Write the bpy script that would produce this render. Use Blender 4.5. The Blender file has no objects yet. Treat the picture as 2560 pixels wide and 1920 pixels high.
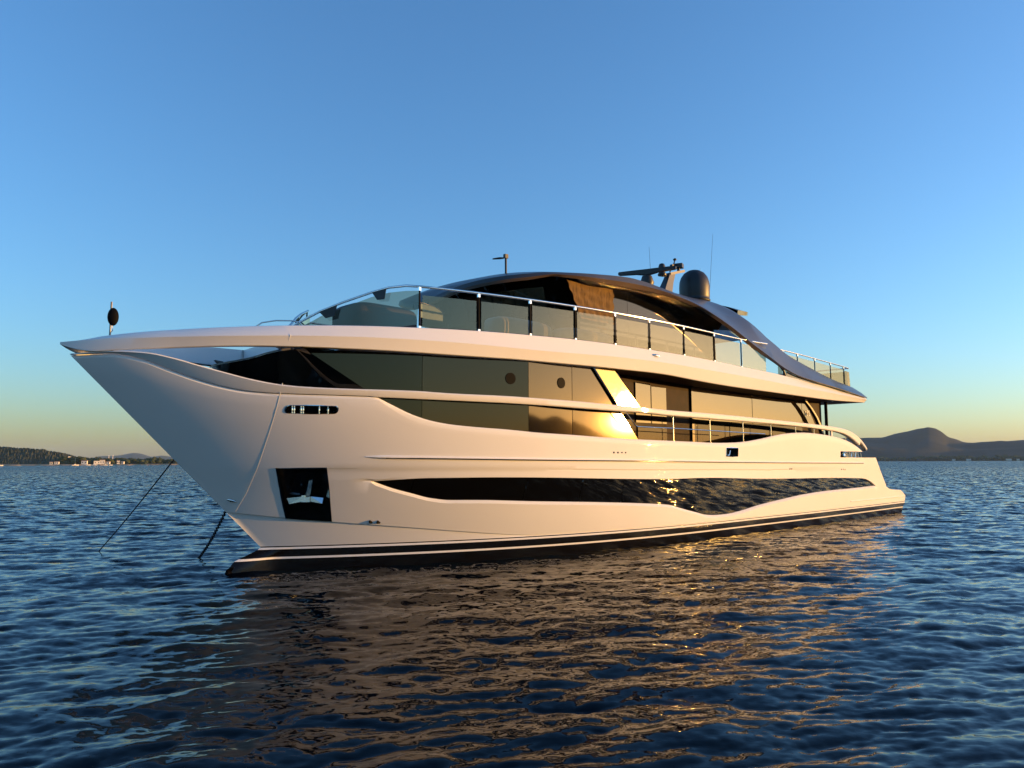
import bpy, bmesh, math, random
import numpy as np
from mathutils import Vector, Matrix

R = math.radians
random.seed(7)
rng = np.random.default_rng(11)
scn = bpy.context.scene
COL = scn.collection

# ------------------------------------------------------------------ camera
CAM_H = 2.09
cd = bpy.data.cameras.new("Camera")
cam = bpy.data.objects.new("Camera", cd)
COL.objects.link(cam)
cd.sensor_width = 36.0
cd.lens = 1900.0 / 2560.0 * 36.0
cd.clip_start = 0.1
cd.clip_end = 60000.0
PITCH = math.atan(196.0 / 1900.0)
cam.matrix_world = Matrix.Translation((0, 0, CAM_H)) @ Matrix.Rotation(math.pi / 2 + PITCH, 4, 'X') @ Matrix.Rotation(-0.0039, 4, 'Z')
scn.camera = cam

# ------------------------------------------------------------------ sky, sun, exposure
SUN_AZ = R(84.9)          # clockwise from +Y, low over the hills on the right
SUN_EL = R(3.1)
world = bpy.data.worlds.new("World")
scn.world = world
world.use_nodes = True
wn = world.node_tree
bg = wn.nodes["Background"]
sky = wn.nodes.new("ShaderNodeTexSky")
sky.sky_type = 'NISHITA'
sky.sun_disc = False
sky.sun_elevation = SUN_EL
sky.sun_rotation = SUN_AZ
sky.altitude = 0.0
sky.air_density = 1.0
sky.dust_density = 0.8
sky.ozone_density = 3.6
wn.links.new(sky.outputs[0], bg.inputs[0])
bg.inputs[1].default_value = 0.15

sd = bpy.data.lights.new("Sun", 'SUN')
sd.energy = 2.0
sd.angle = R(0.55)
sd.color = (1.0, 0.51, 0.12)
sun = bpy.data.objects.new("Sun", sd)
COL.objects.link(sun)
sdir = Vector((math.sin(SUN_AZ) * math.cos(SUN_EL), math.cos(SUN_AZ) * math.cos(SUN_EL), math.sin(SUN_EL)))
sun.rotation_euler = sdir.to_track_quat('Z', 'Y').to_euler()
sun.location = (0, 0, 50)

vs = scn.view_settings
vs.view_transform = 'Standard'
vs.look = 'None'
vs.exposure = 2.1
vs.gamma = 1.0
vs.use_curve_mapping = False
cy = scn.cycles
cy.use_denoising = True
cy.max_bounces = 10
cy.glossy_bounces = 5
cy.transparent_max_bounces = 12
cy.transmission_bounces = 6
cy.volume_bounces = 0
cy.caustics_reflective = False
cy.caustics_refractive = False
cy.sample_clamp_indirect = 60.0

# ------------------------------------------------------------------ measured lines of the yacht: (station x forward of the stern, height z)
BAND_TOP = [(3.46, 4.471), (4.00, 4.497), (4.50, 4.521), (5.00, 4.545), (5.50, 4.569), (6.00, 4.593), (6.50, 4.617), (7.00, 4.641), (7.50, 4.664), (8.00, 4.687), (8.50, 4.710), (9.00, 4.733), (9.50, 4.756), (10.00, 4.777), (10.50, 4.793), (11.00, 4.804), (11.50, 4.813), (12.00, 4.822), (12.50, 4.832), (13.00, 4.844), (13.50, 4.857), (14.00, 4.867), (14.50, 4.876), (15.00, 4.882), (15.50, 4.885), (16.00, 4.885), (16.50, 4.884), (17.00, 4.883), (17.50, 4.880), (18.00, 4.877), (18.50, 4.872), (19.00, 4.864), (19.50, 4.854), (20.00, 4.841), (20.50, 4.825), (21.00, 4.809), (21.50, 4.794), (22.00, 4.777), (22.50, 4.757), (23.00, 4.735), (23.50, 4.711), (24.00, 4.687), (24.50, 4.661), (25.00, 4.630), (25.50, 4.596), (26.00, 4.558), (26.50, 4.514), (27.00, 4.465), (27.50, 4.409), (28.00, 4.343), (28.50, 4.254), (29.10, 4.107)]
BAND_KN = [(3.96, 4.345), (4.50, 4.355), (5.00, 4.365), (5.50, 4.375), (6.00, 4.384), (6.50, 4.393), (7.00, 4.402), (7.50, 4.411), (8.00, 4.420), (8.50, 4.429), (9.00, 4.440), (9.50, 4.451), (10.00, 4.464), (10.50, 4.476), (11.00, 4.487), (11.50, 4.498), (12.00, 4.508), (12.50, 4.517), (13.00, 4.526), (13.50, 4.534), (14.00, 4.542), (14.50, 4.549), (15.00, 4.555), (15.50, 4.562), (16.00, 4.567), (16.50, 4.569), (17.00, 4.566), (17.50, 4.559), (18.00, 4.551), (18.50, 4.541), (19.00, 4.525), (19.50, 4.506), (20.00, 4.488), (20.50, 4.474), (21.00, 4.464), (21.50, 4.459), (22.00, 4.458), (22.50, 4.456), (23.00, 4.450), (23.50, 4.441), (24.00, 4.431), (24.50, 4.419), (25.00, 4.401), (25.50, 4.379), (26.00, 4.353), (26.50, 4.324), (27.00, 4.294), (27.50, 4.262), (28.00, 4.225), (28.50, 4.173), (29.10, 4.095)]
BAND_BOT = [(3.88, 4.228), (4.00, 4.225), (4.50, 4.211), (5.00, 4.198), (5.50, 4.185), (6.00, 4.173), (6.50, 4.165), (7.00, 4.161), (7.50, 4.159), (8.00, 4.161), (8.50, 4.163), (9.00, 4.166), (9.50, 4.169), (10.00, 4.172), (10.50, 4.175), (11.00, 4.177), (11.50, 4.179), (12.00, 4.182), (12.50, 4.185), (13.00, 4.190), (13.50, 4.197), (14.00, 4.207), (14.50, 4.220), (15.00, 4.237), (15.50, 4.256), (16.00, 4.275), (16.50, 4.287), (17.00, 4.288), (17.50, 4.281), (18.00, 4.275), (18.50, 4.271), (19.00, 4.266), (19.50, 4.258), (20.00, 4.250), (20.50, 4.244), (21.00, 4.239), (21.50, 4.233), (22.00, 4.221), (22.50, 4.211), (23.00, 4.204), (23.50, 4.200), (24.00, 4.197), (24.50, 4.192), (25.00, 4.184), (25.50, 4.176), (26.00, 4.166), (26.50, 4.148), (27.00, 4.120), (27.50, 4.083), (28.00, 4.039), (28.50, 3.990), (28.91, 3.953)]
BUL_TOP = [(3.73, 2.550), (4.00, 2.708), (4.40, 2.890), (4.80, 3.017), (5.20, 3.110), (5.60, 3.171), (6.00, 3.207), (6.40, 3.231), (6.80, 3.248), (7.20, 3.260), (7.60, 3.271), (8.00, 3.280), (8.40, 3.288), (8.80, 3.296), (9.20, 3.303), (9.60, 3.309), (10.00, 3.315), (10.40, 3.321), (10.80, 3.327), (11.20, 3.333), (11.60, 3.340), (12.00, 3.346), (12.40, 3.352), (12.80, 3.358), (13.20, 3.363), (13.60, 3.367), (14.00, 3.370), (14.40, 3.372), (14.80, 3.373), (15.20, 3.374), (15.60, 3.374), (16.00, 3.374), (16.40, 3.376), (16.80, 3.383), (17.20, 3.393), (17.60, 3.400), (18.00, 3.403), (18.40, 3.407), (18.80, 3.414), (19.20, 3.422), (19.60, 3.429), (20.00, 3.434), (20.40, 3.437), (20.80, 3.441), (21.20, 3.446), (21.60, 3.449), (22.00, 3.448), (22.40, 3.445), (22.80, 3.444), (23.20, 3.450), (23.60, 3.461), (24.00, 3.461), (24.40, 3.457), (24.80, 3.455), (25.20, 3.457), (25.60, 3.467), (26.00, 3.499), (26.40, 3.570), (26.80, 3.672), (27.20, 3.784), (27.60, 3.903), (28.00, 3.985), (28.31, 4.000)]
GROOVE = [(4.42, 2.634), (4.80, 2.773), (5.20, 2.894), (5.60, 2.987), (6.00, 3.049), (6.40, 3.083), (6.80, 3.107), (7.20, 3.124), (7.60, 3.138), (8.00, 3.150), (8.40, 3.161), (8.80, 3.171), (9.20, 3.179), (9.60, 3.187), (10.00, 3.193), (10.40, 3.199), (10.80, 3.204), (11.20, 3.208), (11.60, 3.212), (12.00, 3.215), (12.40, 3.218), (12.80, 3.221), (13.20, 3.224), (13.60, 3.227), (14.00, 3.229), (14.40, 3.232), (14.80, 3.235), (15.20, 3.237), (15.60, 3.239), (16.00, 3.241), (16.40, 3.245), (16.80, 3.255), (17.20, 3.268), (17.60, 3.274), (18.00, 3.271), (18.40, 3.270), (18.80, 3.272), (19.20, 3.277), (19.60, 3.282), (20.00, 3.287), (20.40, 3.294), (20.80, 3.301), (21.20, 3.305), (21.60, 3.308), (22.00, 3.309), (22.40, 3.309), (22.80, 3.310), (23.20, 3.311), (23.60, 3.314), (24.00, 3.319), (24.40, 3.323), (24.80, 3.325), (25.20, 3.327), (25.60, 3.329), (26.00, 3.335), (26.40, 3.361), (26.80, 3.436), (27.20, 3.556), (27.60, 3.706), (28.00, 3.864), (28.40, 3.943), (28.80, 3.924), (28.94, 3.910)]
SHEER = [(4.08, 2.446), (4.40, 2.551), (4.80, 2.660), (5.20, 2.747), (5.60, 2.815), (6.00, 2.865), (6.40, 2.905), (6.80, 2.935), (7.20, 2.957), (7.60, 2.974), (8.00, 2.988), (8.40, 2.997), (8.80, 2.999), (9.20, 2.989), (9.60, 2.971), (10.00, 2.946), (10.40, 2.910), (10.80, 2.865), (11.20, 2.810), (11.60, 2.756), (12.00, 2.710), (12.40, 2.667), (12.80, 2.635), (13.20, 2.616), (13.60, 2.603), (14.00, 2.596), (14.40, 2.595), (14.80, 2.600), (15.20, 2.605), (15.60, 2.609), (16.00, 2.613), (16.40, 2.616), (16.80, 2.620), (17.20, 2.624), (17.60, 2.629), (18.00, 2.636), (18.40, 2.646), (18.80, 2.657), (19.20, 2.671), (19.60, 2.685), (20.00, 2.698), (20.40, 2.709), (20.80, 2.724), (21.20, 2.749), (21.60, 2.773), (22.00, 2.790), (22.40, 2.811), (22.80, 2.842), (23.20, 2.900), (23.60, 3.007), (24.00, 3.172), (24.30, 3.307)]
CHAM = [(6.01, 2.670), (6.50, 2.712), (7.00, 2.754), (7.50, 2.786), (8.00, 2.798), (8.50, 2.795), (9.00, 2.785), (9.50, 2.770), (10.00, 2.745), (10.50, 2.710), (11.00, 2.665), (11.50, 2.609), (12.00, 2.553), (12.50, 2.517), (13.00, 2.498), (13.50, 2.487), (14.00, 2.482), (14.50, 2.481), (15.00, 2.483), (15.50, 2.487), (16.00, 2.491), (16.50, 2.496), (17.00, 2.501), (17.50, 2.507), (18.00, 2.515), (18.50, 2.524), (19.00, 2.537), (19.50, 2.554), (20.00, 2.574), (20.50, 2.595), (21.00, 2.617), (21.50, 2.640), (22.00, 2.663), (22.50, 2.686), (23.04, 2.711)]
RUB = [(4.12, 2.030), (6.00, 2.040), (8.00, 2.050), (10.00, 2.062), (12.00, 2.076), (14.00, 2.092), (16.00, 2.113), (18.00, 2.134), (20.00, 2.150), (22.00, 2.175), (24.00, 2.204), (24.26, 2.207)]
KNUCK = [(11.65, 1.844), (12.00, 1.849), (14.00, 1.873), (16.00, 1.887), (18.00, 1.909), (20.00, 1.942), (22.00, 1.961), (24.00, 1.975), (24.88, 1.989)]
WIN_TOP = [(2.75, 1.166), (3.00, 1.264), (4.00, 1.464), (5.00, 1.497), (6.00, 1.520), (7.00, 1.535), (8.00, 1.546), (9.00, 1.555), (10.00, 1.564), (11.00, 1.577), (12.00, 1.597), (13.00, 1.626), (14.00, 1.653), (15.00, 1.666), (16.00, 1.661), (17.00, 1.673), (18.00, 1.695), (19.00, 1.723), (20.00, 1.752), (21.00, 1.774), (22.00, 1.786), (23.00, 1.787), (24.01, 1.736)]
WIN_BOT = [(2.75, 1.157), (3.20, 1.148), (3.60, 1.140), (4.00, 1.131), (4.40, 1.124), (4.80, 1.117), (5.20, 1.111), (5.60, 1.107), (6.00, 1.102), (6.40, 1.098), (6.80, 1.091), (7.20, 1.082), (7.60, 1.070), (8.00, 1.055), (8.40, 1.038), (8.80, 1.018), (9.20, 0.992), (9.60, 0.962), (10.00, 0.931), (10.40, 0.900), (10.80, 0.869), (11.20, 0.835), (11.60, 0.798), (12.00, 0.751), (12.40, 0.701), (12.80, 0.661), (13.20, 0.633), (13.60, 0.626), (14.00, 0.635), (14.40, 0.664), (14.80, 0.741), (15.20, 0.816), (15.60, 0.897), (16.00, 0.981), (16.40, 1.022), (16.80, 1.049), (17.20, 1.074), (17.60, 1.097), (18.00, 1.119), (18.40, 1.139), (18.80, 1.159), (19.20, 1.177), (19.60, 1.194), (20.00, 1.211), (20.40, 1.228), (20.80, 1.247), (21.20, 1.269), (21.60, 1.289), (22.00, 1.301), (22.40, 1.311), (22.80, 1.361), (23.20, 1.465), (23.60, 1.577), (24.01, 1.724)]
CHINE = [(20.12, 0.480), (21.00, 0.556), (22.00, 0.664), (23.00, 0.781), (24.00, 0.893), (25.00, 1.012), (26.06, 1.156)]
RAILZ = [(3.51, 5.572), (4.00, 5.597), (5.00, 5.624), (6.00, 5.652), (7.00, 5.682), (8.00, 5.704), (9.00, 5.718), (10.00, 5.714), (11.00, 5.689), (12.00, 5.669), (13.00, 5.672), (14.00, 5.683), (15.00, 5.690), (16.00, 5.688), (17.00, 5.681), (18.00, 5.669), (19.00, 5.650), (20.00, 5.629), (21.00, 5.606), (22.00, 5.583), (22.13, 5.580)]
ROOF_UP = [(4.00, 4.440), (4.50, 4.478), (5.00, 4.516), (5.50, 4.554), (6.00, 4.590), (6.50, 4.624), (7.00, 4.656), (7.50, 4.688), (8.00, 4.725), (8.50, 4.766), (9.00, 4.821), (9.50, 4.908), (10.00, 5.038), (10.50, 5.220), (11.00, 5.437), (11.50, 5.649), (12.00, 5.839), (12.50, 6.010), (13.00, 6.163), (13.50, 6.299), (14.00, 6.417), (14.50, 6.518), (15.00, 6.591), (15.50, 6.644), (16.00, 6.689), (16.50, 6.728), (17.00, 6.743), (17.50, 6.715), (18.00, 6.661), (18.50, 6.607), (19.00, 6.553), (19.50, 6.489), (20.00, 6.405), (20.50, 6.298), (21.00, 6.180), (21.50, 6.051), (22.00, 5.901), (22.50, 5.723), (22.78, 5.623)]
ROOF_LO = [(4.01, 4.423), (4.50, 4.461), (5.00, 4.499), (5.50, 4.538), (6.00, 4.576), (6.50, 4.615), (7.00, 4.653), (7.50, 4.690), (8.00, 4.725), (8.50, 4.762), (9.00, 4.818), (9.50, 4.900), (10.00, 5.015), (10.50, 5.167), (11.00, 5.314), (11.50, 5.455), (12.00, 5.646), (12.50, 5.844), (13.00, 6.016), (13.50, 6.167), (14.00, 6.310), (14.50, 6.394), (15.00, 6.444), (15.50, 6.493), (16.00, 6.507), (16.50, 6.500), (17.00, 6.485), (17.50, 6.468), (18.00, 6.454), (18.50, 6.439), (19.00, 6.425), (19.50, 6.409), (19.66, 6.404)]
ARCH_IN = [(1.99, 4.615), (2.50, 4.687), (3.00, 4.757), (3.50, 4.819), (4.00, 4.871), (4.50, 4.920), (5.00, 4.972), (5.50, 5.033), (6.00, 5.107), (6.50, 5.189), (7.00, 5.276), (7.50, 5.360), (8.00, 5.448), (8.50, 5.556), (9.00, 5.715), (9.50, 5.893), (10.00, 6.067), (10.50, 6.261), (10.91, 6.432)]
WS_RAIL = [(24.89, 0.12, 4.93), (24.55, 0.50, 5.19), (24.24, 0.88, 5.37), (23.83, 1.30, 5.57), (23.65, 1.66, 5.64), (23.54, 2.10, 5.62), (23.47, 2.44, 5.55)]
WS_GLASS = [(24.67, 0.10, 4.94), (24.49, 0.45, 5.11), (24.11, 0.88, 5.32), (23.79, 1.25, 5.49), (23.61, 1.60, 5.55), (23.50, 2.05, 5.53), (23.44, 2.40, 5.48)]

# ------------------------------------------------------------------ small maths
def pchip(tab):
    xs = np.array([p[0] for p in tab], float)
    ys = np.array([p[1] for p in tab], float)
    h = np.diff(xs)
    d = np.diff(ys) / h
    m = np.zeros(len(xs))
    for i in range(1, len(xs) - 1):
        if d[i - 1] * d[i] > 0:
            w1 = 2 * h[i] + h[i - 1]
            w2 = h[i] + 2 * h[i - 1]
            m[i] = (w1 + w2) / (w1 / d[i - 1] + w2 / d[i])
    m[0] = d[0]
    m[-1] = d[-1]

    def f(x):
        x = np.asarray(x, float)
        xc = np.clip(x, xs[0], xs[-1])
        i = np.clip(np.searchsorted(xs, xc) - 1, 0, len(xs) - 2)
        t = (xc - xs[i]) / h[i]
        y = (2 * t**3 - 3 * t**2 + 1) * ys[i] + (t**3 - 2 * t**2 + t) * h[i] * m[i] + (-2 * t**3 + 3 * t**2) * ys[i + 1] + (t**3 - t**2) * h[i] * m[i + 1]
        return y + (x - xc) * np.where(x < xs[0], m[0], m[-1])
    return f


z_band_top, z_band_kn, z_band_bot = pchip(BAND_TOP), pchip(BAND_KN), pchip(BAND_BOT)
z_bul, z_groove, z_sheer_, z_cham_ = pchip(BUL_TOP + [(28.95, 3.945)]), pchip(GROOVE), pchip(SHEER), pchip(CHAM)
z_rub, z_knuck, z_wt_, z_wb_ = pchip(RUB), pchip(KNUCK), pchip(WIN_TOP), pchip(WIN_BOT)
z_chine_, z_rail = pchip(CHINE), pchip(RAILZ)
ROOF_UP = [p for p in ROOF_UP if p[0] < 19.1] + [(19.6, 6.50), (20.2, 6.415), (20.7, 6.33), (21.05, 6.25), (21.3, 6.16), (21.48, 6.04), (21.6, 5.90)]
z_roof_up, z_roof_lo_, z_arch_in = pchip(ROOF_UP), pchip(ROOF_LO), pchip(ARCH_IN)


def z_top(x):
    return np.where(x > 24.36, z_groove(x), np.minimum(z_sheer_(np.minimum(x, 24.34)), z_groove(x)))


def z_cham(x):
    c = np.where(x < 6.0, z_top(x) - 0.19, z_cham_(np.minimum(x, 22.9)))
    t = np.clip((x - 21.8) / 2.5, 0, 1)
    return c * (1 - t) + (z_top(x) - 0.06) * t


def z_wt(x):
    return np.where(x < 2.76, 1.16, np.where(x > 24.02, 1.75, np.maximum(z_wt_(x), z_wb_(x))))


def z_wb(x):
    return np.where(x < 2.76, 1.16, np.where(x > 24.02, 1.75, np.minimum(z_wb_(x), z_wt_(x))))


def z_chine(x):
    return np.where(x < 20.1, 0.5, np.maximum(z_chine_(x), 0.5))


def z_roof_lo(x):
    return np.where(x > 19.6, z_roof_up(x) - np.interp(x, [19.6, 20.2, 21.6], [0.08, 0.15, 0.17]), np.minimum(z_roof_lo_(x), z_roof_up(x) - 0.012))


def xst(z):
    return 25.42 + (z - 0.44) * (3.68 / 3.64)


def aftn(x):
    return 1 - 0.05 * np.clip((9 - x) / 9, 0, 1)**2


def hb(x, z):                                   # half breadth of the hull
    x = np.asarray(x, float)
    z = np.asarray(z, float)
    xs = xst(z)
    bm = np.interp(z, [0.44, 1.0, 2, 3.2, 5], [3.13, 3.2, 3.3, 3.38, 3.38])
    pw = np.interp(z, [0.44, 1.0, 2, 3, 4], [2.75, 3.1, 3.8, 4.05, 4.05])
    t = np.clip((x - 12.5) / (xs - 12.5), 0, 1)
    return np.maximum(bm * (1 - t**pw) * aftn(x), 0)


def bandb(x, off=0.0):                          # half breadth of the upper deck
    x = np.asarray(x, float)
    t = np.clip((x - 12.5) / 16.6, 0, 1)
    return np.maximum(3.38 * (1 - t**4.1) * aftn(x) - off * np.clip((29.1 - x) / 1.5, 0, 1), 0)


def roofb(x):
    t = np.clip((np.asarray(x, float) - 18.0) / 3.6, 0, 1)
    return np.interp(x, [2, 8, 10.5, 12, 14, 16, 18], [3.34, 3.30, 3.2, 3.08, 2.95, 2.85, 2.75]) * (1 - t**2.2)**(1 / 2.2)


# ------------------------------------------------------------------ materials
def mat(name, base, rough=0.5, metal=0.0, ior=1.5, coat=0.0, coat_rough=0.03, var=0.0, vscale=3.0, bump=0.0, bscale=20.0, spec=0.5, tint=None, stretch=None):
    m = bpy.data.materials.new(name)
    m.use_nodes = True
    nt = m.node_tree
    p = nt.nodes["Principled BSDF"]
    p.inputs["Base Color"].default_value = (*base, 1)
    p.inputs["Roughness"].default_value = rough
    p.inputs["Metallic"].default_value = metal
    p.inputs["IOR"].default_value = ior
    p.inputs["Coat Weight"].default_value = coat
    p.inputs["Coat Roughness"].default_value = coat_rough
    p.inputs["Specular IOR Level"].default_value = spec
    if tint:
        p.inputs["Specular Tint"].default_value = (*tint, 1)
    if var or bump:
        tc = nt.nodes.new("ShaderNodeTexCoord")
    if var:
        n = nt.nodes.new("ShaderNodeTexNoise")
        n.inputs["Scale"].default_value = vscale
        n.inputs["Detail"].default_value = 5
        nt.links.new(tc.outputs["Object"], n.inputs["Vector"])
        mr = nt.nodes.new("ShaderNodeMapRange")
        mr.inputs[1].default_value = 0.3
        mr.inputs[2].default_value = 0.7
        mr.inputs[3].default_value = 1 - var
        mr.inputs[4].default_value = 1 + var
        nt.links.new(n.outputs[0], mr.inputs[0])
        mx = nt.nodes.new("ShaderNodeVectorMath")
        mx.operation = 'SCALE'
        mx.inputs[0].default_value = base
        nt.links.new(mr.outputs[0], mx.inputs["Scale"])
        nt.links.new(mx.outputs[0], p.inputs["Base Color"])
    if bump:
        n2 = nt.nodes.new("ShaderNodeTexNoise")
        n2.inputs["Scale"].default_value = bscale
        n2.inputs["Detail"].default_value = 3
        if stretch:
            mp = nt.nodes.new("ShaderNodeMapping")
            mp.inputs["Scale"].default_value = stretch
            nt.links.new(tc.outputs["Object"], mp.inputs[0])
            nt.links.new(mp.outputs[0], n2.inputs["Vector"])
        else:
            nt.links.new(tc.outputs["Object"], n2.inputs["Vector"])
        b = nt.nodes.new("ShaderNodeBump")
        b.inputs["Strength"].default_value = 1.0
        b.inputs["Distance"].default_value = bump
        nt.links.new(n2.outputs[0], b.inputs["Height"])
        nt.links.new(b.outputs[0], p.inputs["Normal"])
        if coat:
            nt.links.new(b.outputs[0], p.inputs["Coat Normal"])
    return m


M = {}
M['gelcoat'] = mat("white gelcoat", (0.80, 0.80, 0.79), 0.5, spec=0.03, coat=0.13, coat_rough=0.02, var=0.012, vscale=0.8, bump=0.0006, bscale=1.2)
M['glass'] = mat("black window glass", (0.004, 0.004, 0.004), 0.042, ior=1.62, bump=0.0008, bscale=0.7, tint=(1.0, 0.74, 0.44))
M['hull_glass'] = mat("black hull glass", (0.003, 0.003, 0.003), 0.008, ior=1.4, bump=0.0006, bscale=0.8, tint=(1.0, 0.86, 0.66))
M['dim_glass'] = mat("dimmed saloon glass", (0.010, 0.006, 0.003), 0.03, ior=1.3, tint=(1.0, 0.8, 0.5), var=0.3)  # same saloon glass with its reflection dimmed below the rail
M['saloon_glass'] = mat("bronzed saloon glass", (0.012, 0.008, 0.004), 0.02, ior=1.85, bump=0.0008, bscale=0.7, tint=(1.0, 0.78, 0.46))
M['sun_glass'] = mat("glass with painted sun glow", (0.26, 0.19, 0.085), 0.045, metal=1.0, bump=0.003, bscale=1.6)  # gold mirror colour stands in for the low sun reflected in glass
M['black'] = mat("black gloss paint", (0.010, 0.010, 0.011), 0.12, coat=0.6, var=0.1)
M['antifoul'] = mat("black antifouling paint", (0.004, 0.0035, 0.0035), 0.22, var=0.35, vscale=6, spec=0.25)
M['matt_black'] = mat("matt black plastic", (0.016, 0.016, 0.017), 0.45, var=0.15)
M['steel'] = mat("polished steel", (0.78, 0.77, 0.74), 0.10, metal=1.0, var=0.03)
M['dark_steel'] = mat("dark steel", (0.10, 0.10, 0.11), 0.25, metal=1.0, var=0.1)
M['roof'] = mat("dark metallic grey paint", (0.045, 0.044, 0.046), 0.45, metal=0.1, coat=0.3, coat_rough=0.15, var=0.05)
M['sun_bronze'] = mat("sunlit roof paint", (0.12, 0.085, 0.06), 0.4, coat=0.2, coat_rough=0.1, var=0.05)  # lit copy of the roof paint, sun warmth put into the colour
M['wood'] = mat("dark gloss wood", (0.020, 0.008, 0.004), 0.6, coat=0.04, coat_rough=0.05, var=0.3, vscale=5, spec=0.05)
M['soffit_dark'] = mat("dark brown ceiling lining", (0.06, 0.034, 0.02), 0.6, var=0.2, spec=0.1)
M['teak'] = mat("teak deck", (0.22, 0.13, 0.07), 0.6, var=0.25, vscale=14)
M['cloth'] = mat("brown sun cloth", (0.17, 0.105, 0.045), 0.95, var=0.12, vscale=7, bump=0.035, bscale=5, stretch=(2.2, 1.0, 0.5), spec=0.1)
M['pale_cover'] = mat("pale grey cover", (0.42, 0.40, 0.36), 0.8, var=0.12, bump=0.01, bscale=9)
M['dark_cover'] = mat("charcoal cover", (0.035, 0.035, 0.037), 0.6, var=0.2)
M['ball_black'] = mat("day shape black", (0.002, 0.002, 0.002), 0.7, var=0.2, spec=0.1)
M['rope'] = mat("dark rope", (0.03, 0.018, 0.02), 0.8, var=0.3, vscale=40)
M['chain'] = mat("galvanised chain", (0.05, 0.045, 0.05), 0.5, metal=0.6, var=0.3, vscale=30)
M['lens'] = mat("lamp lens", (0.75, 0.74, 0.7), 0.15)
M['growth'] = mat("weathered black paint", (0.008, 0.0065, 0.006), 0.7, var=0.9, vscale=9, bump=0.012, bscale=18, spec=0.0)


def clear_glass(name, tint, rough=0.0, ior=1.6):
    m = bpy.data.materials.new(name)
    m.use_nodes = True
    nt = m.node_tree
    nt.nodes.remove(nt.nodes["Principled BSDF"])
    out = nt.nodes["Material Output"]
    tr = nt.nodes.new("ShaderNodeBsdfTransparent")
    tr.inputs[0].default_value = (*tint, 1)
    gl = nt.nodes.new("ShaderNodeBsdfGlossy")
    gl.inputs["Roughness"].default_value = rough
    gl.inputs[0].default_value = (0.98, 0.80, 0.52, 1)  # warm colour put into the reflection for sky glow near the sun
    fr = nt.nodes.new("ShaderNodeFresnel")
    fr.inputs[0].default_value = ior
    mx = nt.nodes.new("ShaderNodeMixShader")
    nt.links.new(fr.outputs[0], mx.inputs[0])
    nt.links.new(tr.outputs[0], mx.inputs[1])
    nt.links.new(gl.outputs[0], mx.inputs[2])
    nt.links.new(mx.outputs[0], out.inputs[0])
    return m


M['rail_glass'] = clear_glass("tinted balustrade glass", (0.50, 0.44, 0.34), 0.02, 2.1)


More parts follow.
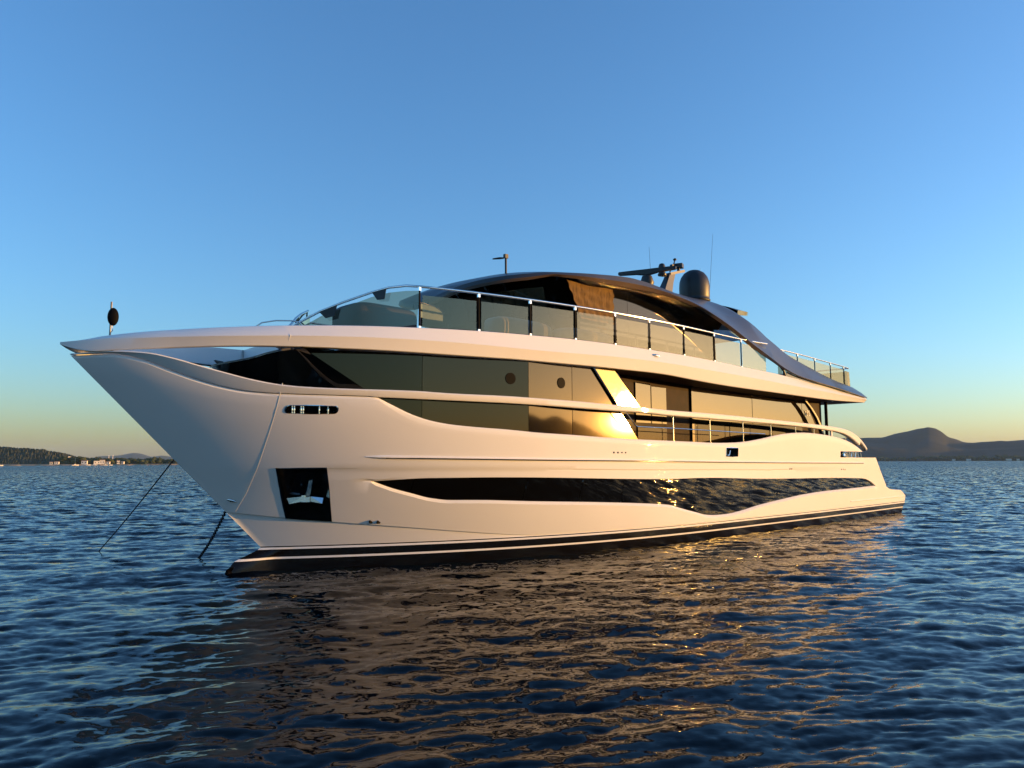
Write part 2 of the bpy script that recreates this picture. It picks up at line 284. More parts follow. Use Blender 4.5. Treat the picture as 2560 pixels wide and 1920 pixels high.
# ------------------------------------------------------------------ mesh building
class MB:
    def __init__(s):
        s.v, s.f, s.m = [], [], []

    def add(s, vs, fs, mi=0):
        o = len(s.v)
        s.v += [tuple(map(float, p)) for p in vs]
        s.f += [tuple(i + o for i in f) for f in fs]
        s.m += [mi] * len(fs)

    def grid(s, P, mi=0, mirror=False, skip=None, close=False):
        P = np.asarray(P, float)
        r, c = P.shape[:2]
        for sg in ((1, -1) if mirror else (1,)):
            Q = P.copy()
            Q[..., 1] *= sg
            fs = []
            for i in range(r if close else r - 1):
                for j in range(c - 1):
                    if skip is not None and skip(i, j):
                        continue
                    k = (i + 1) % r
                    fs.append((i * c + j, i * c + j + 1, k * c + j + 1, k * c + j))
            s.add(Q.reshape(-1, 3), fs, mi)

    def box(s, cx, cy, cz, sx, sy, sz, mi=0, rz=0.0, ry=0.0):
        mt = Matrix.Translation((cx, cy, cz)) @ Matrix.Rotation(rz, 4, 'Z') @ Matrix.Rotation(ry, 4, 'Y')
        vs = [mt @ Vector((a * sx / 2, b * sy / 2, c * sz / 2)) for a in (-1, 1) for b in (-1, 1) for c in (-1, 1)]
        s.add(vs, [(0, 1, 3, 2), (4, 6, 7, 5), (0, 4, 5, 1), (2, 3, 7, 6), (0, 2, 6, 4), (1, 5, 7, 3)], mi)

    def tube(s, path, rad, n=10, mi=0, caps=True, flat=1.0):
        path = [Vector(p) for p in path]
        rads = rad if hasattr(rad, '__len__') else [rad] * len(path)
        rings = []
        up = Vector((0, 0, 1))
        for i, p in enumerate(path):
            a = path[max(i - 1, 0)]
            b = path[min(i + 1, len(path) - 1)]
            t = (b - a).normalized()
            side = t.cross(up)
            if side.length < 1e-4:
                side = Vector((1, 0, 0))
            side.normalize()
            u2 = side.cross(t).normalized()
            rings.append([p + (side * math.cos(q) + u2 * math.sin(q) * flat) * rads[i] for q in [2 * math.pi * k / n for k in range(n)]])
        vs = [q for r_ in rings for q in r_]
        fs = []
        for i in range(len(path) - 1):
            for k in range(n):
                fs.append((i * n + k, i * n + (k + 1) % n, (i + 1) * n + (k + 1) % n, (i + 1) * n + k))
        if caps:
            fs.append(tuple(range(n)))
            fs.append(tuple((len(path) - 1) * n + k for k in reversed(range(n))))
        s.add(vs, fs, mi)

    def lathe(s, prof, cx=0, cy=0, cz=0, n=28, mi=0):
        vs, fs = [], []
        for r_, z in prof:
            for k in range(n):
                a = 2 * math.pi * k / n
                vs.append((cx + r_ * math.cos(a), cy + r_ * math.sin(a), cz + z))
        for i in range(len(prof) - 1):
            for k in range(n):
                fs.append((i * n + k, i * n + (k + 1) % n, (i + 1) * n + (k + 1) % n, (i + 1) * n + k))
        fs.append(tuple(range(n)))
        fs.append(tuple((len(prof) - 1) * n + k for k in range(n)))
        s.add(vs, fs, mi)

    def plate(s, outline, thick, mi=0):
        """closed 3-D outline (roughly flat), given thickness along the vector thick"""
        n = len(outline)
        th = Vector(thick)
        vs = [Vector(p) for p in outline] + [Vector(p) + th for p in outline]
        fs = [tuple(range(n)), tuple(reversed(range(n, 2 * n)))] + [(k, (k + 1) % n, n + (k + 1) % n, n + k) for k in range(n)]
        s.add(vs, fs, mi)

    def build(s, name, mats, parent=None, smooth=35, bevel=0.0, cut=None):
        me = bpy.data.meshes.new(name)
        bm = bmesh.new()
        bv = [bm.verts.new(p) for p in s.v]
        for f, mi in zip(s.f, s.m):
            try:
                fc = bm.faces.new([bv[i] for i in f])
                fc.material_index = mi
            except ValueError:
                pass
        bmesh.ops.remove_doubles(bm, verts=bm.verts, dist=0.0004)
        bmesh.ops.dissolve_degenerate(bm, edges=bm.edges, dist=0.0003)
        if cut:
            cut(bm)
        bmesh.ops.recalc_face_normals(bm, faces=bm.faces)
        if bevel:
            ed = [e for e in bm.edges if len(e.link_faces) == 2 and e.calc_face_angle(0) > 0.6]
            bmesh.ops.bevel(bm, geom=ed, offset=bevel, segments=2, profile=0.6, affect='EDGES')
        for f in bm.faces:
            f.smooth = smooth > 0
        bm.to_mesh(me)
        bm.free()
        if not isinstance(mats, (list, tuple)):
            mats = [mats]
        for m in mats:
            me.materials.append(m)
        if smooth:
            me.set_sharp_from_angle(angle=R(smooth))
        o = bpy.data.objects.new(name, me)
        COL.objects.link(o)
        if parent:
            o.parent = parent
        return o


def tag(o, label=None, cat=None, group=None, kind=None):
    if label:
        o['label'] = label
    if cat:
        o['category'] = cat
    if group:
        o['group'] = group
    if kind:
        o['kind'] = kind
    return o


def empty(name, loc=(0, 0, 0), rz=0.0):
    o = bpy.data.objects.new(name, None)
    COL.objects.link(o)
    o.location = loc
    o.rotation_euler = (0, 0, rz)
    o.empty_display_size = 0.5
    return o


# boat frame -> world
BO = Vector((13.36480124, 32.80492864, 0.0))
BROT = R(224.0)
BM = Matrix.Translation(BO) @ Matrix.Rotation(BROT, 4, 'Z')


def bw(x, y, z):
    return BM @ Vector((x, y, z))


yacht = empty("motor_yacht", BO, BROT)
tag(yacht, "large white motor yacht with black window bands and a swept dark roof at anchor", "yacht")


# ------------------------------------------------------------------ hull
def hrow(zf, xa, n_aft=14, n_mid=150, n_fwd=70, inset=0.0):
    # forward end: where the line meets the stem
    xe = 25.5
    for _ in range(30):
        xe = float(xst(zf(np.array(xe))))
    xs = np.concatenate([np.linspace(xa, 4.2, n_aft, endpoint=False), np.linspace(4.2, 21, n_mid, endpoint=False),
                         21 + (xe - 21) * np.linspace(0, 1, n_fwd)**0.93])
    z = zf(xs)
    y = np.maximum(hb(xs, z) - (inset(xs) if callable(inset) else inset), 0)
    y[-1] = 0
    return np.stack([xs, y, z], 1)


def between(fa, fb, t):
    return lambda x: fa(x) * (1 - t) + fb(x) * t


def aftblend(f, zc, x0=1.5, x1=6.0):
    return lambda x: np.where(x > x1, f(x), zc + (f(x) - zc) * np.clip((x - x0) / (x1 - x0), 0, 1)**1.5)


c245 = lambda x: np.minimum(z_cham(x) - 0.03, 2.43 + 0 * x)
c221 = lambda x: 2.215 + 0 * x
kn = lambda x: np.where(x < 11, z_knuck(np.maximum(x, 11.65)), z_knuck(x))
P1 = aftblend(between(z_chine, lambda x: z_wb(x) - 0.05, 0.72), 1.0)
P2 = aftblend(between(z_chine, z_wb, 0.48), 0.93)
P3 = aftblend(between(z_chine, z_wb, 0.24), 0.71)
c47 = lambda x: 0.47 + 0 * x

hull = MB()
rows = [hrow(z_top, 4.08, inset=0.05), hrow(lambda x: z_top(x) - 0.03, 4.06, inset=0.022), hrow(between(z_top, z_cham, 0.75), 4.03, inset=0.004), hrow(z_cham, 4.0)]
for t in (0.2, 0.4, 0.6, 0.8, 1.0):
    rows.append(hrow(between(z_cham, c245, t), 3.9))
for t in (0.5, 1.0):
    rows.append(hrow(between(c245, c221, t), 3.9 - 1.05 * t))
z_rb = lambda x: np.minimum(z_rub(x), 2.20)
rows.append(hrow(z_rb, 2.65))
rows.append(hrow(between(z_rb, kn, 0.5), 2.55))
rows.append(hrow(lambda x: kn(x) + 0.012, 2.45))
knf = lambda x: 0.014 * np.clip((25.4 - x) / 0.6, 0, 1) * np.clip((x - 5) / 5, 0, 1)
rows.append(hrow(lambda x: kn(x) - 0.012, 2.44, inset=knf))
for t in (0.35, 0.7):
    rows.append(hrow(between(lambda x: kn(x) - 0.012, z_wt, t), 2.44 - 0.8 * t, inset=lambda x, t=t: knf(x) * (1 - t)))
lip = lambda x: 0.045 * np.clip((24.35 - x) / 0.3, 0, 1) * np.clip((x - 2.5) / 0.5, 0, 1)
rows.append(hrow(lambda x: z_wt(x) + 0.03, 1.66))
rows.append(hrow(z_wt, 1.64, inset=lambda x: lip(x) * np.clip((x - 23.5) / 0.5, 0, 1)))
i_wt = len(rows) - 1
rows.append(hrow(z_wb, 1.64, inset=lip))
rows.append(hrow(lambda x: z_wb(x) - 0.05, 1.6, inset=0.002))
for t, f, xa in ((0, P1, 1.2), (0, P2, -0.1), (0, P3, -0.63)):
    rows.append(hrow(f, xa))
rows.append(hrow(lambda x: z_chine(x) + 0.0, -0.63))
HR = np.array(rows)


def win_skip(i, j):
    return i == i_wt and 2.70 < HR[i, j, 0] and HR[i, j + 1, 0] < 24.08


# refine long gaps near the forefoot
hull.grid(HR, 0, mirror=True, skip=win_skip)
low = [hrow(z_chine, -0.63), hrow(lambda x: z_chine(x) - 0.004, -0.63, inset=0.035)]
for t in (0.5, 1.0):
    low.append(hrow(between(lambda x: z_chine(x) - 0.004, c47, t), -0.62, inset=0.035 * (1 - t)))
hull.grid(np.array(low), 0, mirror=True)
# bathing platform top, stern end and transom
tr_rows = [HR[k, 0] for k in range(len(HR))] + [low[-1][0]]
edge = np.array([[p, (p[0], 0.0, p[2])] for p in tr_rows])
hull.grid(edge, 0, mirror=True)


def cut_poly(bm, poly, sides=(1, -1)):
    """open a convex x-z polygon in the hull skin"""
    poly = [Vector((x, 0, z)) for x, z in poly]
    c = sum(poly, Vector()) / len(poly)
    xs = [p.x for p in poly]
    zs = [p.z for p in poly]
    x0, x1, z0, z1 = min(xs) - 0.02, max(xs) + 0.02, min(zs) - 0.02, max(zs) + 0.02
    planes = []
    for i in range(len(poly)):
        a, b = poly[i], poly[(i + 1) % len(poly)]
        n = Vector((b.z - a.z, 0, a.x - b.x)).normalized()
        if n.dot(c - a) > 0:
            n = -n
        planes.append((a, n))

    def near(f):
        vx = [v.co.x for v in f.verts]
        vz = [v.co.z for v in f.verts]
        cy_ = f.calc_center_median().y
        return max(vx) > x0 and min(vx) < x1 and max(vz) > z0 and min(vz) < z1 and abs(cy_) > 0.02 and (1 if cy_ > 0 else -1) in sides
    for a, n in planes:
        fs = [f for f in bm.faces if near(f)]
        geom = list({v for f in fs for v in f.verts}) + list({e for f in fs for e in f.edges}) + fs
        bmesh.ops.bisect_plane(bm, geom=geom, plane_co=a, plane_no=n, dist=1e-5)
    kill = []
    for f in bm.faces:
        if not near(f):
            continue
        m = f.calc_center_median()
        m.y = 0
        if all((m - a).dot(n) < 0 for a, n in planes):
            kill.append(f)
    bmesh.ops.delete(bm, geom=kill, context='FACES')


def rrect(x0, x1, z0, z1, r):
    pts = []
    for cx, cz, a0 in ((x1 - r, z1 - r, 0), (x0 + r, z1 - r, 90), (x0 + r, z0 + r, 180), (x1 - r, z0 + r, 270)):
        for k in range(4):
            a = R(a0 + 30 * k)
            pts.append((cx + r * math.cos(a), cz + r * math.sin(a)))
    return pts


HATCH = [(25.67, 1.99), (24.895, 1.99), (24.457, 0.955), (25.212, 1.04)]
FAIR_BOW = rrect(24.99, 25.81, 2.995, 3.135, 0.06)
FAIR_MID = rrect(12.99, 13.62, 2.235, 2.465, 0.02)
SLOT = [(6.13, 2.425), (6.13, 2.215), (2.0, 2.215), (2.0, 2.425)]


def hull_cut(bm):
    for poly in (HATCH, FAIR_BOW, FAIR_MID, SLOT):
        cut_poly(bm, poly)


hull_o = hull.build("hull", M['gelcoat'], yacht, smooth=28, cut=hull_cut)


def pocket(name, poly, depth, mats, parent, rim=0.018, back=True, sides=(1, -1)):
    """lined opening: walls going inward and a back, with a thin proud rim"""
    for sg in sides:
        b = MB()
        n = len(poly)
        pts = []
        for i in range(n):                      # subdivide long edges so the walls follow the skin
            a, c = poly[i], poly[(i + 1) % n]
            L_ = math.dist(a, c)
            k = max(1, int(L_ / 0.12))
            for q in range(k):
                pts.append((a[0] + (c[0] - a[0]) * q / k, a[1] + (c[1] - a[1]) * q / k))
        front = [(x, sg * (float(hb(x, z)) + 0.003), z) for x, z in pts]
        inner = [(x, sg * max(float(hb(x, z)) - depth, 0.02), z) for x, z in pts]
        b.grid(np.array([front + front[:1], inner + inner[:1]]), 0)
        if back:
            cx = sum(p[0] for p in inner) / len(inner)
            cz = sum(p[2] for p in inner) / len(inner)
            cyy = sum(p[1] for p in inner) / len(inner)
            k = len(inner)
            b.add(inner + [(cx, cyy, cz)], [(i, (i + 1) % k, k) for i in range(k)], 0)
        o = b.build(name, mats[0], parent, smooth=30)
        fr = MB()
        ccx = sum(p[0] for p in pts) / len(pts)
        ccz = sum(p[1] for p in pts) / len(pts)
        out, inn, inn2 = [], [], []
        for x, z in pts:
            d = Vector((x - ccx, 0, z - ccz)).normalized()
            x2, z2 = x + d.x * rim, z + d.z * rim
            out.append((x2, sg * (float(hb(x2, z2)) + 0.004), z2))
            inn.append((x, sg * (float(hb(x, z)) + 0.010), z))
            inn2.append((x, sg * (float(hb(x, z)) - 0.03), z))
        fr.grid(np.array([out + out[:1], inn + inn[:1], inn2 + inn2[:1]]), 0)
        fr.build("opening_rim", mats[1], o, smooth=40)
    return o


pocket("anchor_pocket", HATCH, 0.42, (M['black'], M['steel']), yacht)
pocket("bow_fairlead", FAIR_BOW, 0.30, (M['dark_steel'], M['steel']), yacht)
pocket("side_fairlead", FAIR_MID, 0.22, (M['black'], M['steel']), yacht, rim=0.02)
# stern slot: dark lining only
for sg in (1, -1):
    b = MB()
    xs = np.linspace(3.7, 6.13, 14)
    for z0, z1, d in ((2.215, 2.425, 0.34),):
        b.grid(np.array([[(x, sg * (float(hb(x, z)) - d), z) for x in xs] for z in (z0, z1)]))
        b.grid(np.array([[(x, sg * (float(hb(x, z0)) - q), z0) for x in xs] for q in (0.002, d)]))
        b.grid(np.array([[(x, sg * (float(hb(x, z1)) - q), z1) for x in xs] for q in (0.002, d)]))
        b.grid(np.array([[(6.13, sg * (float(hb(6.13, z)) - q), z) for z in (z0, z1)] for q in (0.002, d)]))
    b.build("stern_slot", M['black'], yacht)
# steel bollards and rollers in the openings
for sg in (1, -1):
    for x in (25.67, 25.635, 25.53, 25.495, 25.24, 25.095):
        b = MB()
        y = sg * (float(hb(x, 3.06)) - 0.10)
        b.tube([(x, y, 2.985), (x, y, 3.03), (x, y, 3.065), (x, y, 3.10), (x, y, 3.145)], [0.016, 0.012, 0.02, 0.012, 0.016], 10)
        b.build("fairlead_roller", M['steel'], yacht)
    b = MB()
    y = sg * (float(hb(13.4, 2.3)) - 0.08)
    b.tube([(13.54, y, 2.40), (13.50, y, 2.395), (13.46, y, 2.27), (13.40, y, 2.255), (13.34, y, 2.27), (13.28, y, 2.39), (13.20, y, 2.40)], [0.012, 0.02, 0.026, 0.03, 0.028, 0.022, 0.012], 8)
    b.build("mooring_cleat", M['steel'], yacht)
    b = MB()
    y = sg * (float(hb(5.6, 2.3)) - 0.07)
    b.lathe([(0.10, 0), (0.11, 0.03), (0.07, 0.06), (0.06, 0.13), (0.10, 0.17), (0.09, 0.19)], 5.72, y, 2.22, 18)
    b.build("capstan", M['steel'], yacht)
    for x, dx in ((5.2, 0.05), (5.05, -0.05), (4.86, 0.06), (4.72, -0.06), (4.45, 0.03), (4.2, 0.03)):
        b = MB()
        b.tube([(x + dx, y, 2.41), (x, y, 2.215)], 0.018, 8)
        b.build("slot_post", M['steel'], yacht)

# boot top: black below the white, with two thin white lines, and the underwater body
zl = [0.47, 0.448, 0.408, 0.262, 0.222, 0.05, -0.25, -0.8]
ins = [0.0, 0.0, 0.0, 0.035, 0.045, 0.09, 0.2, 0.7]
bot = []
for z, i_ in zip(zl, ins):
    xe = float(np.interp(z, [-0.8, -0.25, 0.05, 0.222, 0.262, 0.408, 0.448], [25.9, 26.16, 26.12, 25.97, 25.88, 25.50, 25.45]))
    xs = np.concatenate([np.linspace(-0.6 + (0.1 if z < 0.4 else 0), 4.2, 14, endpoint=False), np.linspace(4.2, 21, 60, endpoint=False), np.linspace(21, xe, 40)])
    y = np.maximum(hb(xs, np.full_like(xs, 0.47)) - i_ * np.clip((27.5 - xs) / 10, 0.25, 1), 0.13 * np.sqrt(np.clip((xe - xs) / 0.45, 0, 1)) if z < 0.43 else 0.0)
    y[-1] = 0
    bot.append(np.stack([xs, y, np.full_like(xs, z)], 1))
bt = MB()
for k in range(len(zl) - 1):
    bt.grid(np.array(bot[k:k + 2]), 1 if k in (1, 3) else 0, mirror=True)
bt.grid(np.array([[r_[0], (r_[0][0], 0, r_[0][2])] for r_ in bot]), 0, mirror=True)
bt.build("boot_top", [M['antifoul'], M['gelcoat']], yacht, smooth=30)

# bulb at the forefoot
b = MB()
prof = [(26.14, 0.03, 0.015), (26.11, 0.09, 0.04), (26.0, 0.15, 0.07), (25.75, 0.195, 0.10), (25.5, 0.21, 0.12), (25.1, 0.20, 0.15), (24.6, 0.12, 0.2), (23.6, 0.0, 0.3), (22.4, -0.15, 0.35)]
sec = []
for x, zt, hw in prof:
    sec.append([(x + (0.02 if q > 0.6 else 0), hw * math.sin(math.pi * q), zt - (1 - math.cos(math.pi * q)) * 0.42) for q in np.linspace(0, 1, 12)])
b.grid(np.array(sec), 0, mirror=True)
b.grid(np.array([[p, (p[0], 0, p[2])] for p in sec[0]]), 0, mirror=True)
bulb = b.build("forefoot_bulb", M['growth'], yacht, smooth=50)
b = MB()
sec = []
for x, zt, hw in ((26.1, 0.095, 0.042), (26.0, 0.15, 0.07), (25.75, 0.195, 0.10), (25.5, 0.21, 0.12), (25.2, 0.202, 0.14)):
    sec.append([(x, (hw + 0.012) * math.sin(math.pi * q), zt + 0.012 - (1 - math.cos(math.pi * q)) * 0.42) for q in np.linspace(0.12, 0.36, 8)])
b.grid(np.array(sec), 0, mirror=True)
b.build("worn_paint", M['growth'], bulb, smooth=50)

# long hull window, pane by pane
MULL = [2.74, 4.4, 6.2, 8.3, 10.44, 12.1, 14.93, 17.88, 19.23, 20.76, 23.24, 24.03]
for sg in (1, -1):
    for a, c in zip(MULL[:-1], MULL[1:]):
        b = MB()
        xs = np.linspace(a + 0.006, c - 0.006, max(6, int((c - a) / 0.08)))
        zt, zb = z_wt(xs) + 0.01, z_wb(xs) - 0.01
        P = []
        for t in np.linspace(0, 1, 6):
            z = zt * (1 - t) + zb * t
            P.append(np.stack([xs, sg * np.maximum(hb(xs, z) - 0.068, 0.01), z], 1))
        b.grid(np.array(P))
        b.build("hull_window", M['hull_glass'], yacht, smooth=60)
    b = MB()                                     # reveal round the glass
    xs = np.concatenate([np.linspace(2.745, 4.5, 40), np.linspace(4.5, 22, 160)[1:], np.linspace(22, 24.025, 60)[1:]])
    for f, dz in ((z_wt, 0.0), (z_wb, 0.022)):
        z = f(xs)
        rowa = np.stack([xs, sg * (hb(xs, z) - (lip(xs) if f is z_wb else lip(xs) * np.clip((xs - 23.5) / 0.5, 0, 1))), z], 1)
        rowb = np.stack([xs, sg * (hb(xs, z + dz) - 0.075), z + dz], 1)
        b.grid(np.array([rowa, rowb]))
    b.build("window_reveal", M['gelcoat'], hull_o, smooth=60)

# rub rails
for sg in (1, -1):
    for nm, x0, x1, zf, r_ in (("rub_rail", 4.05, 24.3, z_rub, 0.028), ("stern_rub_rail", -0.6, 5.04, lambda x: 0.67 + 0 * x, 0.018)):
        b = MB()
        xs = np.linspace(x0, x1, 90)
        z = zf(xs)
        rr = np.full(90, r_)
        if nm == "rub_rail":
            rr = r_ * np.interp(xs, [4.05, 4.3, 23.4, 24.0, 24.3], [0.5, 0.62, 1.0, 1.25, 0.25])
        b.tube([(x, sg * (float(hb(x, q)) + 0.004), q) for x, q in zip(xs, z)], list(rr), 10)
        o = b.build(nm, M['gelcoat'], yacht, smooth=60)
        if nm == "rub_rail":
            b = MB()
            xs = np.linspace(4.1, 23.95, 90)
            z = zf(xs) - 0.019
            b.tube([(x, sg * (float(hb(x, q)) + 0.026 * np.interp(x, [4.05, 23.3], [0.62, 1.0])), q) for x, q in zip(xs, z)], 0.014, 8)
            b.build("black_strip", M['black'], o, smooth=60)

# joints where the bow section is bonded on
for sg in (1, -1):
    b = MB()
    zz = np.linspace(1.17, 3.52, 40)
    xx = np.interp(zz, [1.16, 1.5, 1.93, 3.5], [26.03, 25.97, 25.955, 25.955])
    b.grid(np.array([[(x + dx, sg * (float(hb(x + dx, z)) + dy), z) for x, z in zip(xx, zz)] for dx, dy in ((-0.008, 0.001), (-0.003, 0.004), (0.003, 0.004), (0.008, 0.001))]))
    b.build("bow_joint", M['gelcoat'], yacht, smooth=70)

# skin fittings
for sg in (1, -1):
    for x, z, r_ in ((18.42, 2.31, .022), (18.28, 2.31, .022), (18.14, 2.31, .018), (18.01, 2.31, .018), (23.77, .93, .042), (23.63, .92, .042),
                     (9.84, 1.86, .022), (9.72, 1.86, .022), (6.01, 1.81, .02), (5.86, 1.81, .02), (5.71, 1.80, .02)):
        b = MB()
        y = float(hb(x, z))
        b.tube([(x, sg * (y - 0.03), z), (x, sg * (y + 0.008), z)], r_, 14)
        b.build("skin_fitting", M['ball_black'], yacht)
    b = MB()
    b.tube([(26.22, sg * 0.13, 1.42), (26.15, sg * 0.20, 1.40), (26.07, sg * 0.25, 1.37)], [0.006, 0.03, 0.008], 10)
    b.build("chain_eye", M['steel'], yacht)

# ------------------------------------------------------------------ bulwark band that becomes the side rail
def loop_loft(b, secs, mi=0, mirror=True, caps=True):
    secs = np.array(secs, float)
    n = secs.shape[1]
    P = np.concatenate([secs, secs[:, :1]], 1)
    b.grid(P, mi, mirror=mirror)
    if caps:
        for s_ in (secs[0], secs[-1]):
            for sg in ((1, -1) if mirror else (1,)):
                q = s_.copy()
                q[:, 1] *= sg
                b.add(q, [tuple(range(n))], mi)


b = MB()
xs = np.concatenate([np.linspace(3.76, 6.0, 30), np.linspace(6.1, 24.3, 110), np.linspace(24.36, 28.93, 60)])
secs = []
for x in xs:
    zt = float(z_bul(x))
    zb = float(min(z_groove(x), zt - 0.03)) if x > 4.42 else zt - 0.11
    if x > 24.36:
        zb += 0.012
    yo, yo2 = float(hb(x, zb)) + 0.012, float(hb(x, zt)) + 0.012
    th = min(0.15, 0.6 * yo)
    r_ = 0.022
    secs.append([(x, max(yo - r_, 0), zb), (x, yo, zb + r_), (x, yo2, zt - r_), (x, max(yo2 - r_, 0.0), zt), (x, max(yo2 - th, 0), zt), (x, max(yo - th, 0), zb)])
loop_loft(b, secs)
b.build("bulwark_rail", M['gelcoat'], yacht, smooth=40)

STAN = [16.01, 14.29, 12.55, 10.92, 9.34, 8.03, 5.48]
for sg in (1, -1):
    for x in STAN:
        b = MB()
        z0, z1 = float(z_top(x)) - 0.01, float(z_groove(x)) + 0.01
        y = sg * (float(hb(x, z0)) - 0.09)
        b.tube([(x, y, z0), (x, y, z0 + 0.02), (x, y, z0 + 0.03), (x, y, z1 - 0.03), (x, y, z1 - 0.02), (x, y, z1)], [0.024, 0.024, 0.011, 0.011, 0.024, 0.024], 10)
        b.build("stanchion", M['steel'], yacht)
    b = MB()
    z0, z1 = float(z_top(6.75)) - 0.01, float(z_groove(6.75)) + 0.01
    b.box(6.75, sg * (float(hb(6.75, 3)) - 0.07), (z0 + z1) / 2, 0.09, 0.05, z1 - z0)
    b.build("stanchion", M['gelcoat'], yacht)
    b = MB()
    pts = [(17.95, 3.27), (17.75, 3.10), (17.6, 2.97), (17.5, 2.935)] + [(x, float(np.interp(x, [11.3, 16], [2.90, 2.935]))) for x in np.linspace(17.1, 11.3, 14)]
    b.tube([(x, sg * (float(hb(x, z)) - 0.09), z) for x, z in pts], 0.012, 8)
    b.build("mid_rail", M['steel'], yacht)

# ------------------------------------------------------------------ upper deck: the long white band from the bow point to the stern
xs = np.concatenate([np.linspace(3.62, 5, 10), np.linspace(5.2, 24, 110), np.linspace(24.1, 28.6, 46), np.linspace(28.68, 29.1, 8)])
zt, zk, zb = z_band_top(xs), z_band_kn(xs), z_band_bot(xs)
tt = np.clip((29.1 - xs) / 0.5, 0, 1)
zb = np.where(xs > 28.6, zb + (zk - 0.005 - zb) * (1 - tt)**2, zb)
zt = np.where(xs > 28.6, zk + (zt - zk) * np.sqrt(tt), zt)


def line(off, z):
    y = bandb(xs, off)
    y[-1] = 0
    return np.stack([xs, y, z], 1)


b = MB()
r_top, r_in, r_kn, r_bot = line(0.18, zt), line(0.30, zt - 0.01), line(0.0, zk), line(0.10, zb)
b.grid(np.array([r_in, line(0.205, zt), line(0.165, zt - 0.012), line(0.022, zk + 0.03), line(0.002, zk - 0.004), line(0.078, zb + 0.035), line(0.085, zb + 0.012), line(0.11, zb)]), 0, mirror=True)
aft = [r_[0] for r_ in (r_in, r_top, r_kn, r_bot)]
b.grid(np.array([[p, (p[0] - 0.04, 0, p[2])] for p in aft]), 0, mirror=True)
band = b.build("upper_deck_band", M['gelcoat'], yacht, smooth=32)
b = MB()                                         # deck and its underside; the bow well forward of x 24.95 is open to the sky
yi = line(0.30, zt - 0.012)
k_f = int(np.searchsorted(xs, 24.95))
k_t = int(np.searchsorted(xs, 28.35))
for k0, k1 in ((0, k_f + 1), (k_t, len(xs))):
    q = yi[k0:k1]
    b.grid(np.array([q, q * [1, 0.5, 1] + [0, 0, 0.02], q * [1, 0, 1] + [0, 0, 0.03]]), 0, mirror=True)
so = line(0.11, zb + 0.002)
i_split = int(np.searchsorted(xs, 18.6))
for k0, k1, mi in ((0, i_split + 1, 1), (i_split, k_f + 1, 0), (k_t, len(xs), 0)):
    q = so[k0:k1]
    b.grid(np.array([q, q * [1, 0.55, 1], q * [1, 0, 1]]), mi, mirror=True)
sq, lq = yi[k_f:k_t + 1], line(0.33, zb + 0.01)[k_f:k_t + 1]
b.grid(np.array([sq, lq, so[k_f:k_t + 1]]), 0, mirror=True)      # inner face of the bow bulwark
for k in (k_f, k_t):
    b.grid(np.array([[yi[k], yi[k] * [1, 0, 1] + [0, 0, 0.03]], [so[k], so[k] * [1, 0, 1]]]), 0, mirror=True)
b.build("upper_deck", [M['gelcoat'], M['soffit_dark']], yacht, smooth=40)
for sg in (1, -1):
    b = MB()
    for z0, z1, x0, x1, o0, o1 in ((4.545, 4.355, 26.0, 25.95, 0.172, 0.002), (4.355, 4.185, 25.95, 25.96, 0.002, 0.10)):
        zz = np.linspace(0, 1, 10)
        b.grid(np.array([[(x0 + (x1 - x0) * q + dx, sg * (float(bandb(x0 + (x1 - x0) * q + dx, o0 + (o1 - o0) * q)) + dy), z0 + (z1 - z0) * q) for q in zz] for dx, dy in ((-0.012, 0.002), (-0.004, 0.008), (0.004, 0.008), (0.012, 0.002))]))
    b.build("deck_joint", M['gelcoat'], yacht, smooth=70)
    b = MB()
    y = float(bandb(16.76, 0.1))
    b.tube([(16.86, sg * (y - 0.01), 4.735), (16.80, sg * (y + 0.05), 4.73), (16.70, sg * (y + 0.05), 4.725)], 0.03, 10)
    b.build("docking_camera", M['steel'], yacht)
    for x in (26.0, 25.2, 22.0, 9.0, 6.0):
        b = MB()
        b.lathe([(0.035, -0.008), (0.03, 0.0)], x, sg * float(bandb(x, 0.3)), float(z_band_bot(x)), 14)
        b.build("ceiling_spotlight", M['lens'], yacht)

# ------------------------------------------------------------------ main deck glazing
def tilt_y(x, z, ref_x, yaw, ref_z=3.4, pitch=0.0):
    return (x - ref_x) * math.tan(yaw) + (z - ref_z) * math.tan(pitch)


def wedge_front(z):                              # forward edge of the side glass (raking door post)
    return 24.562 + (z - 3.471) * (25.689 - 24.562) / (4.135 - 3.471)


def glass_aft(z):                                # aft edge of the side glass
    return 17.204 + (z - 2.649) * (18.884 - 17.204) / (4.29 - 2.649)


def pane_y(x, k):
    if k == 0:
        return 2.96 + (20.95 - x) * 0.0140
    if k == 1:
        return 2.96 + (20.95 - x) * 0.0095
    ye = float(hb(23.4, 2.95)) - 0.08
    if k == 2:
        return float(np.interp(x, [20.95, 23.4], [2.96, ye]))
    return float(hb(x, 2.95)) - 0.08


